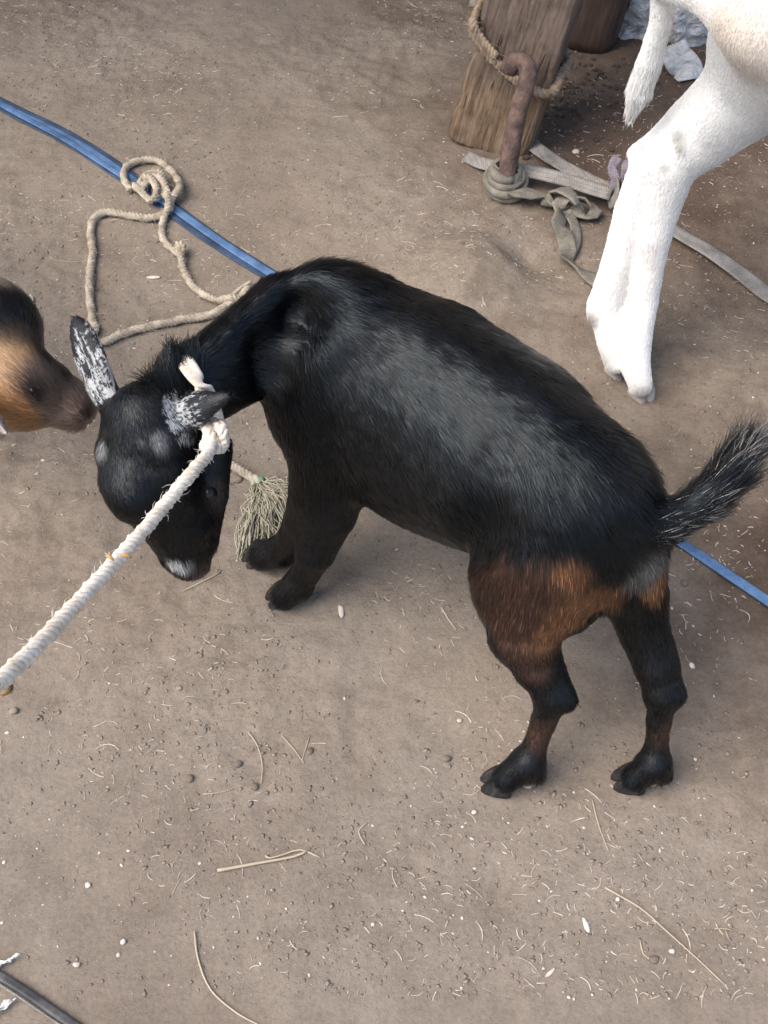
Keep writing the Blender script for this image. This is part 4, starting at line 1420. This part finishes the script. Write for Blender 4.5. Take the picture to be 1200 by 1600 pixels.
def lead_rope():
    root = empty('lead_rope', W(335, 680, .36), 'thick white rope knotted round the black goat neck and pulled left', 'rope')
    pts = [W(333, 690, .400), W(322, 712, .41), W(300, 738, .425), W(263, 782, .438), W(216, 838, .458), W(166, 893, .485), W(110, 953, .515), W(50, 1017, .55), W(-10, 1075, .59), W(-120, 1190, .65), W(-300, 1380, .75)]
    new_obj('strand', rope_mesh('strand', pts, .0074, .024, 3, 160, .08), M['white_rope'], root)
    kc = W(336, 682, .400)
    kr, ku, kt = Vector((1, 0, 0)), Vector((0, SP, CP)), Vector((0, -CP, SP))
    kn = []
    for i in range(26):
        t = 2 * math.pi * i / 25
        kn.append(kc + kr * .0095 * math.sin(2 * t + .4) + ku * .0115 * math.cos(3 * t) + kt * (.006 * math.sin(5 * t) + .002))
    kn = [W(322, 655, .402)] + kn
    new_obj('knot', rope_mesh('knot', kn, .0070, .02, 3, 60, .1), M['white_rope'], root)
    # turn about the neck, behind the ears and under the throat
    nk = [W(338, 660, .375), W(330, 630, .395), W(316, 604, .432), W(302, 584, .443), W(289, 566, .442), W(278, 560, .428), W(270, 565, .39), W(262, 590, .36), W(275, 640, .325), W(310, 680, .335), W(335, 690, .365), W(335, 672, .395)]
    new_obj('neck_loop', band_mesh('neck_loop', nk, .019, .007, up=(-.2, .2, 1), twist=[.2, 0, -.3, .2, 0, .1, 0, 0, 0, 0, 0, 0], step=.005), M['white_rope'], root)
    for a, b in (((165, 868, .512), (178, 876, .512)), ((188, 868, .50), (206, 872, .498))):
        s = Soup()
        p, q = W(*a), W(*b)
        s.tube([p, (p + q) / 2 + Vector((0, 0, .003)), q], [.0008, .0022, .0008], 8)
        new_obj('fibre_tuft', s.mesh('fibre_tuft'), M['orange'], root)


lead_rope()

# ------------------------------------------------------------------ litter on the ground
def fibre(s, a, b, bend, rad, rnd, n=6, lift=.002):
    side = Vector((-(b - a).y, (b - a).x, 0))
    pts = []
    for i in range(n + 1):
        t = i / n
        p = a.lerp(b, t) + side * bend * math.sin(math.pi * t)
        p.z = float(gz(p.x, p.y)) + rad * .6 + lift * (.3 + .7 * math.sin(3.1 * t))
        pts.append(p)
    s.tube(pts, [rad * (1 - .4 * i / n) for i in range(n + 1)], 5)


def litter():
    rng = np.random.default_rng(21)
    # short straw and hair: too many to count
    V, F = [], []
    n = 13000
    x = rng.uniform(-.85, .95, n); y = .45 + 2.4 * rng.random(n) ** 1.15
    keep = noise2(x * 3.1, y * 3.1, 71) * 1.4 + rng.normal(0, .25, n) > .05
    x, y = x[keep], y[keep]
    n = len(x)
    L = np.clip(rng.lognormal(-5.15, .6, n), .002, .032); th = rng.uniform(0, 2 * np.pi, n)
    bend = rng.normal(0, .12, n); rad = rng.uniform(.00025, .0006, n)
    def straw_set(x, y, L, th, bend, rad):
        n = len(x)
        K = 4
        t = np.linspace(-.5, .5, K + 1)
        cx = x[:, None] + np.cos(th)[:, None] * t * L[:, None] - np.sin(th)[:, None] * (bend * L)[:, None] * (1 - 4 * t * t)
        cy = y[:, None] + np.sin(th)[:, None] * t * L[:, None] + np.cos(th)[:, None] * (bend * L)[:, None] * (1 - 4 * t * t)
        cz = gz(cx, cy) + rad[:, None] * 1.2 + .0006
        px, py = -np.sin(th)[:, None] * rad[:, None], np.cos(th)[:, None] * rad[:, None]
        a = np.stack([cx - px, cy - py, cz - rad[:, None] * .7], -1); b = np.stack([cx, cy, cz + rad[:, None]], -1); c = np.stack([cx + px, cy + py, cz - rad[:, None] * .7], -1)
        VV = np.stack([a, b, c], 2).reshape(n, -1, 3)
        ff = []
        for i in range(K):
            o = i * 3
            ff += [(o, o + 3, o + 4, o + 1), (o + 1, o + 4, o + 5, o + 2)]
        ff = np.array(ff)
        FF = (ff[None] + (np.arange(n) * 3 * (K + 1))[:, None, None]).reshape(-1, 4)
        return VV.reshape(-1, 3), FF
    V, F = straw_set(x, y, L, th, bend, rad)
    new_obj('straw_litter', mesh_from('straw_litter', V, F), M['chaff'], label='fine chopped straw and hair strewn over the earth', cat='straw', kind='stuff')

    def lumps(name, n, smin, smax, material, label, cat, seed, flat=.6, clus=.0, ang=False, skew=2.6):
        r_ = np.random.default_rng(seed)
        x = r_.uniform(-.85, .95, n); y = .45 + 2.4 * r_.random(n) ** 1.15
        k = noise2(x * 2.6, y * 2.6, seed) + r_.normal(0, .3, n) > clus
        x, y = x[k], y[k]; n = len(x)
        bm = bmesh.new()
        if n > 20000:
            for c in ((1, 0, 0), (-1, 0, 0), (0, 1, 0), (0, -1, 0), (0, 0, 1), (0, 0, -1)): bm.verts.new(c)
            bm.verts.ensure_lookup_table()
            for f in ((0, 2, 4), (2, 1, 4), (1, 3, 4), (3, 0, 4), (2, 0, 5), (1, 2, 5), (3, 1, 5), (0, 3, 5)): bm.faces.new([bm.verts[i] for i in f])
            bm.verts.index_update()
        else: bmesh.ops.create_icosphere(bm, subdivisions=1, radius=1)
        bv = np.array([v.co[:] for v in bm.verts]); bf = np.array([[v.index for v in f.verts] for f in bm.faces]); bm.free()
        sz = smin * (smax / smin) ** (r_.random(n) ** skew)
        VV = bv[None] * (1 + r_.normal(0, .2, (n, len(bv), 1)))
        VV = VV * np.stack([r_.uniform(.7, 1.5, n), r_.uniform(.6, 1.1, n), r_.uniform(.5, 1, n) * flat], -1)[:, None]
        q = r_.uniform(0, 6.28, n); c_, s_ = np.cos(q)[:, None], np.sin(q)[:, None]
        XX = VV[..., 0] * c_ - VV[..., 1] * s_; YY = VV[..., 0] * s_ + VV[..., 1] * c_
        P = np.stack([XX * sz[:, None] + x[:, None], YY * sz[:, None] + y[:, None], VV[..., 2] * sz[:, None] + (gz(x, y) + sz * flat * .35)[:, None]], -1)
        FF = (bf[None] + (np.arange(n) * len(bv))[:, None, None]).reshape(-1, 3)
        new_obj(name, mesh_from(name, P.reshape(-1, 3), FF), material, label=label, cat=cat, kind='stuff', smooth=not ang)
    lumps('soil_crumbs', 60000, .0007, .0034, M['soil'], 'loose crumbs of brown soil scattered over the earth', 'soil', 81, .5, .06, True, 2.2)
    lumps('pale_grit', 5000, .0006, .0024, M['chip'], 'tiny pale grit and chaff scattered over the earth', 'grit', 83, .55, .0, True, 1.9)
    # churned clods between the posts and the white goat
    r_ = random.Random(9)
    s = Soup()
    for k in range(170):
        u, v = r_.gauss(905, 45), r_.gauss(150, 40)
        if u < 850 and v < 190 or v < 92: continue
        p = gpt(u, v, .0)
        sz = r_.uniform(.002, .0075)
        bm = bmesh.new(); bmesh.ops.create_icosphere(bm, subdivisions=1, radius=sz)
        s.add([Vector(p) + w_.co * r_.uniform(.6, 1.3) + Vector((0, 0, sz * .1)) for w_ in bm.verts], [[w_.index for w_ in f.verts] for f in bm.faces]); bm.free()
    new_obj('soil_clods', s.mesh('soil_clods'), M['darksoil'], smooth=False, label='dark churned clods of soil beside the timber post', cat='soil', kind='stuff')

    # single stalks, chips, stones and droppings one can point at
    def stalk(name, pts, rad, label, cat='straw', material='straw'):
        s = Soup()
        C = spline([gpt(u, v, rad + .001) for u, v in pts], .008)
        s.tube(C, [rad * (1 - .45 * i / len(C)) for i in range(len(C))], 7)
        return new_obj(name, s.mesh(name), M[material], label=label, cat=cat)
    stalk('straw_stalk', [(340, 1362), (400, 1351), (460, 1340), (480, 1331)], .0021, 'straight thick pale straw stalk, lower middle of the ground')
    stalk('straw_stalk', [(415, 1338), (422, 1342), (445, 1336), (470, 1329), (500, 1341)], .0013, 'thin forked straw touching the thick pale stalk')
    stalk('straw_stalk', [(945, 1388), (1000, 1420), (1040, 1455), (1090, 1500), (1132, 1540)], .0012, 'long bent straw on the ground at lower right')
    stalk('straw_stalk', [(304, 1455), (310, 1500), (330, 1548), (372, 1585), (400, 1600), (440, 1625)], .0012, 'long curved straw running off the bottom edge')
    stalk('straw_stalk', [(388, 1145), (402, 1165), (410, 1195), (408, 1225)], .0010, 'thin wavy straw left of the hind feet, mid ground')
    stalk('straw_stalk', [(440, 1150), (458, 1170), (475, 1193)], .0008, 'fine dark straw beside a dropping, mid ground')
    stalk('straw_stalk', [(78, 402), (90, 408), (128, 411)], .0008, 'thin straw left of the tan rope')
    stalk('straw_stalk', [(925, 1250), (935, 1290), (950, 1330)], .0007, 'faint short straw below the hind feet')
    stalk('straw_stalk', [(1000, 1470), (1005, 1492), (1025, 1505)], .0008, 'small hooked straw beside the long bent straw')
    stalk('straw_stalk', [(345, 895), (320, 908), (285, 925)], .0008, 'thin straw beneath the black muzzle')

    stalk('straw_stalk', [(1116, 1452), (1132, 1452), (1145, 1455)], .0011, 'short thick pale straw with two prongs at lower right')
    stalk('straw_stalk', [(1133, 1453), (1138, 1468)], .0008, 'prong of straw hanging from the short thick straw at lower right')
    stalk('straw_stalk', [(484, 1150), (478, 1170), (472, 1188)], .0007, 'fine straw leaning across the dark round dropping')
    stalk('straw_stalk', [(318, 1242), (340, 1240), (365, 1234)], .0008, 'level thin straw below the oval droppings')
    stalk('straw_stalk', [(570, 1320), (560, 1300), (575, 1285)], .0007, 'curved straw right of the thick pale stalk')
    stalk('straw_stalk', [(690, 950), (700, 968), (712, 985)], .0008, 'thin straw left of the brown thigh')

    def chip(name, u, v, lx, ly, h, rot, label, cat, material, seed=1, rough=.18, sub=2):
        r_ = random.Random(seed * 13 + int(u))
        bm = bmesh.new()
        bmesh.ops.create_icosphere(bm, subdivisions=sub, radius=1)
        p = gpt(u, v)
        for w_ in bm.verts:
            f = 1 + r_.uniform(-rough, rough)
            c = w_.co * f
            c.z = max(c.z, -.5)
            if cat == 'stone': c = c * .6
            w_.co = Vector((c.x * lx, c.y * ly, c.z * h))
        bmesh.ops.rotate(bm, cent=(0, 0, 0), matrix=Matrix.Rotation(R(rot), 3, 'Z'), verts=bm.verts)
        bmesh.ops.translate(bm, vec=(p.x, p.y, p.z + h * .4), verts=bm.verts)
        return new_obj(name, bm, M[material], label=label, cat=cat)
    chip('wood_chip', 533, 955, .004, .012, .0025, 8, 'pale upright wood chip right of the forefeet', 'wood chip', 'chip')
    chip('wood_chip', 916, 1446, .003, .010, .002, 14, 'pale pointed chip on the ground below the right hind foot', 'wood chip', 'chip')
    chip('wood_chip', 860, 1520, .007, .0022, .002, 40, 'small slanted chip low on the right', 'wood chip', 'chip')
    chip('wood_chip', 240, 434, .012, .004, .002, 0, 'pale flake lying inside the rope square', 'wood chip', 'chip')
    chip('dry_leaf', 47, 468, .007, .010, .003, 20, 'pale dry leaf bit above the brown goat nose', 'leaf', 'chip', 3)
    chip('stone', 372, 752, .012, .009, .007, 10, 'small brown stone under the knotted rope end', 'stone', 'soil', 2)
    chip('stone', 1081, 1041, .0055, .008, .005, 20, 'white stone right of the far hind leg', 'stone', 'chip', 5)
    chip('stone', 741, 1270, .006, .0045, .004, 30, 'pale pebble just below the near hind hoof', 'stone', 'chip', 6)
    chip('stone', 718, 1127, .006, .005, .004, 0, 'pale pebble left of the near hock', 'stone', 'chip', 7)
    chip('stone', 1050, 1487, .006, .005, .004, 0, 'round pale pebble beside the long bent straw', 'stone', 'chip', 8)
    chip('stone', 965, 1406, .0042, .0042, .004, 0, 'tiny round white pebble at the top of the bent straw', 'stone', 'chip', 9)
    chip('stone', 138, 1384, .006, .006, .004, 40, 'pale flat pebble at lower left', 'stone', 'chip', 10)
    chip('stone', 120, 1508, .007, .005, .004, 0, 'rounded pale pebble near the bottom left strip', 'stone', 'chip', 11)
    chip('stone', 193, 1472, .006, .005, .004, 60, 'whitish pebble above the bottom left strip', 'stone', 'chip', 12)
    chip('stone', 68, 720, .006, .004, .003, 0, 'pale chip of stone in the shade of the brown goat', 'stone', 'chip', 13)
    chip('stone', 280, 1076, .007, .006, .004, 0, 'flat grey pebble below the lead rope', 'stone', 'stone', 14)
    chip('stone', 22, 1112, .009, .008, .006, 0, 'brown pebble below the orange scrap at the left edge', 'stone', 'stone', 15)
    chip('snail_shell', 900, 238, .007, .007, .004, 0, 'small pale shell ring in the dark soil by the post', 'shell', 'chip', 16)
    for u, v, lb in ((484, 1175, 'dark round dropping right of the wavy straw'), (372, 1195, 'oval dropping left of the wavy straw'), (398, 1230, 'oval dropping at the lower end of the wavy straw'),
                     (698, 1186, 'dark oval dropping left of the near hind foot'), (297, 1217, 'small dropping alone, left of the oval pair'), (1070, 912, 'dark dropping beneath the goat tail by the blue strap'),
                     (1022, 1500, 'crumbled dropping beside the lower end of the bent straw')):
        chip('goat_dropping', u, v, .0058, .0046, .0035, random.uniform(0, 180), lb, 'dropping', 'dung', 3, .06)
    for u, v, a, b, lb in ((10, 1507, .012, .0045, 'torn white scrap of paper above the black strip'), (6, 1578, .009, .007, 'crumpled white scrap of plastic below the black strip')):
        p = gpt(u, v, .004)
        V, F = [], []
        for j in range(9):
            for i in range(13):
                x_, y_ = (i / 12 - .5) * 2, (j / 8 - .5) * 2
                k = 1 + .35 * float(noise2(x_ * 2 + u, y_ * 2, 91))
                V.append((p.x + x_ * a * k + y_ * .004, p.y + y_ * b * k * (1 - .5 * max(0, x_)) + x_ * .006, p.z + .004 + .006 * float(noise2(x_ * 2.5, y_ * 2.5 + u, 92))))
        for j in range(8):
            for i in range(12):
                q = j * 13 + i
                F.append((q, q + 1, q + 14, q + 13))
        o = new_obj('litter_scrap', mesh_from('litter_scrap', V, F), M['paper'], label=lb, cat='litter')
        md = o.modifiers.new('thickness', 'SOLIDIFY'); md.thickness = .0008
    chip('orange_scrap', 4, 1076, .011, .012, .008, 0, 'orange fibre scrap at the left edge below the lead rope', 'scrap', 'orange', 3, .3)
    # black strip crossing the bottom left corner
    st = empty('black_strip', gpt(40, 1560), 'flat dusty black strip crossing the bottom left corner', 'strip')
    new_obj('band', band_mesh('band', [gpt(-220, 1395, .006), gpt(-60, 1492, .006), gpt(30, 1545, .006), gpt(110, 1600, .006), gpt(230, 1680, .006)], .010, .005, twist=[.25] * 5), M['blackbar'], st)
    new_obj('edge_bead', rope_mesh('edge_bead', [gpt(-220, 1409, .006), gpt(-60, 1504, .006), gpt(24, 1556, .006), gpt(102, 1609, .006), gpt(222, 1690, .006)], .0022, .5, 2), M['greyweb'], st)


litter()
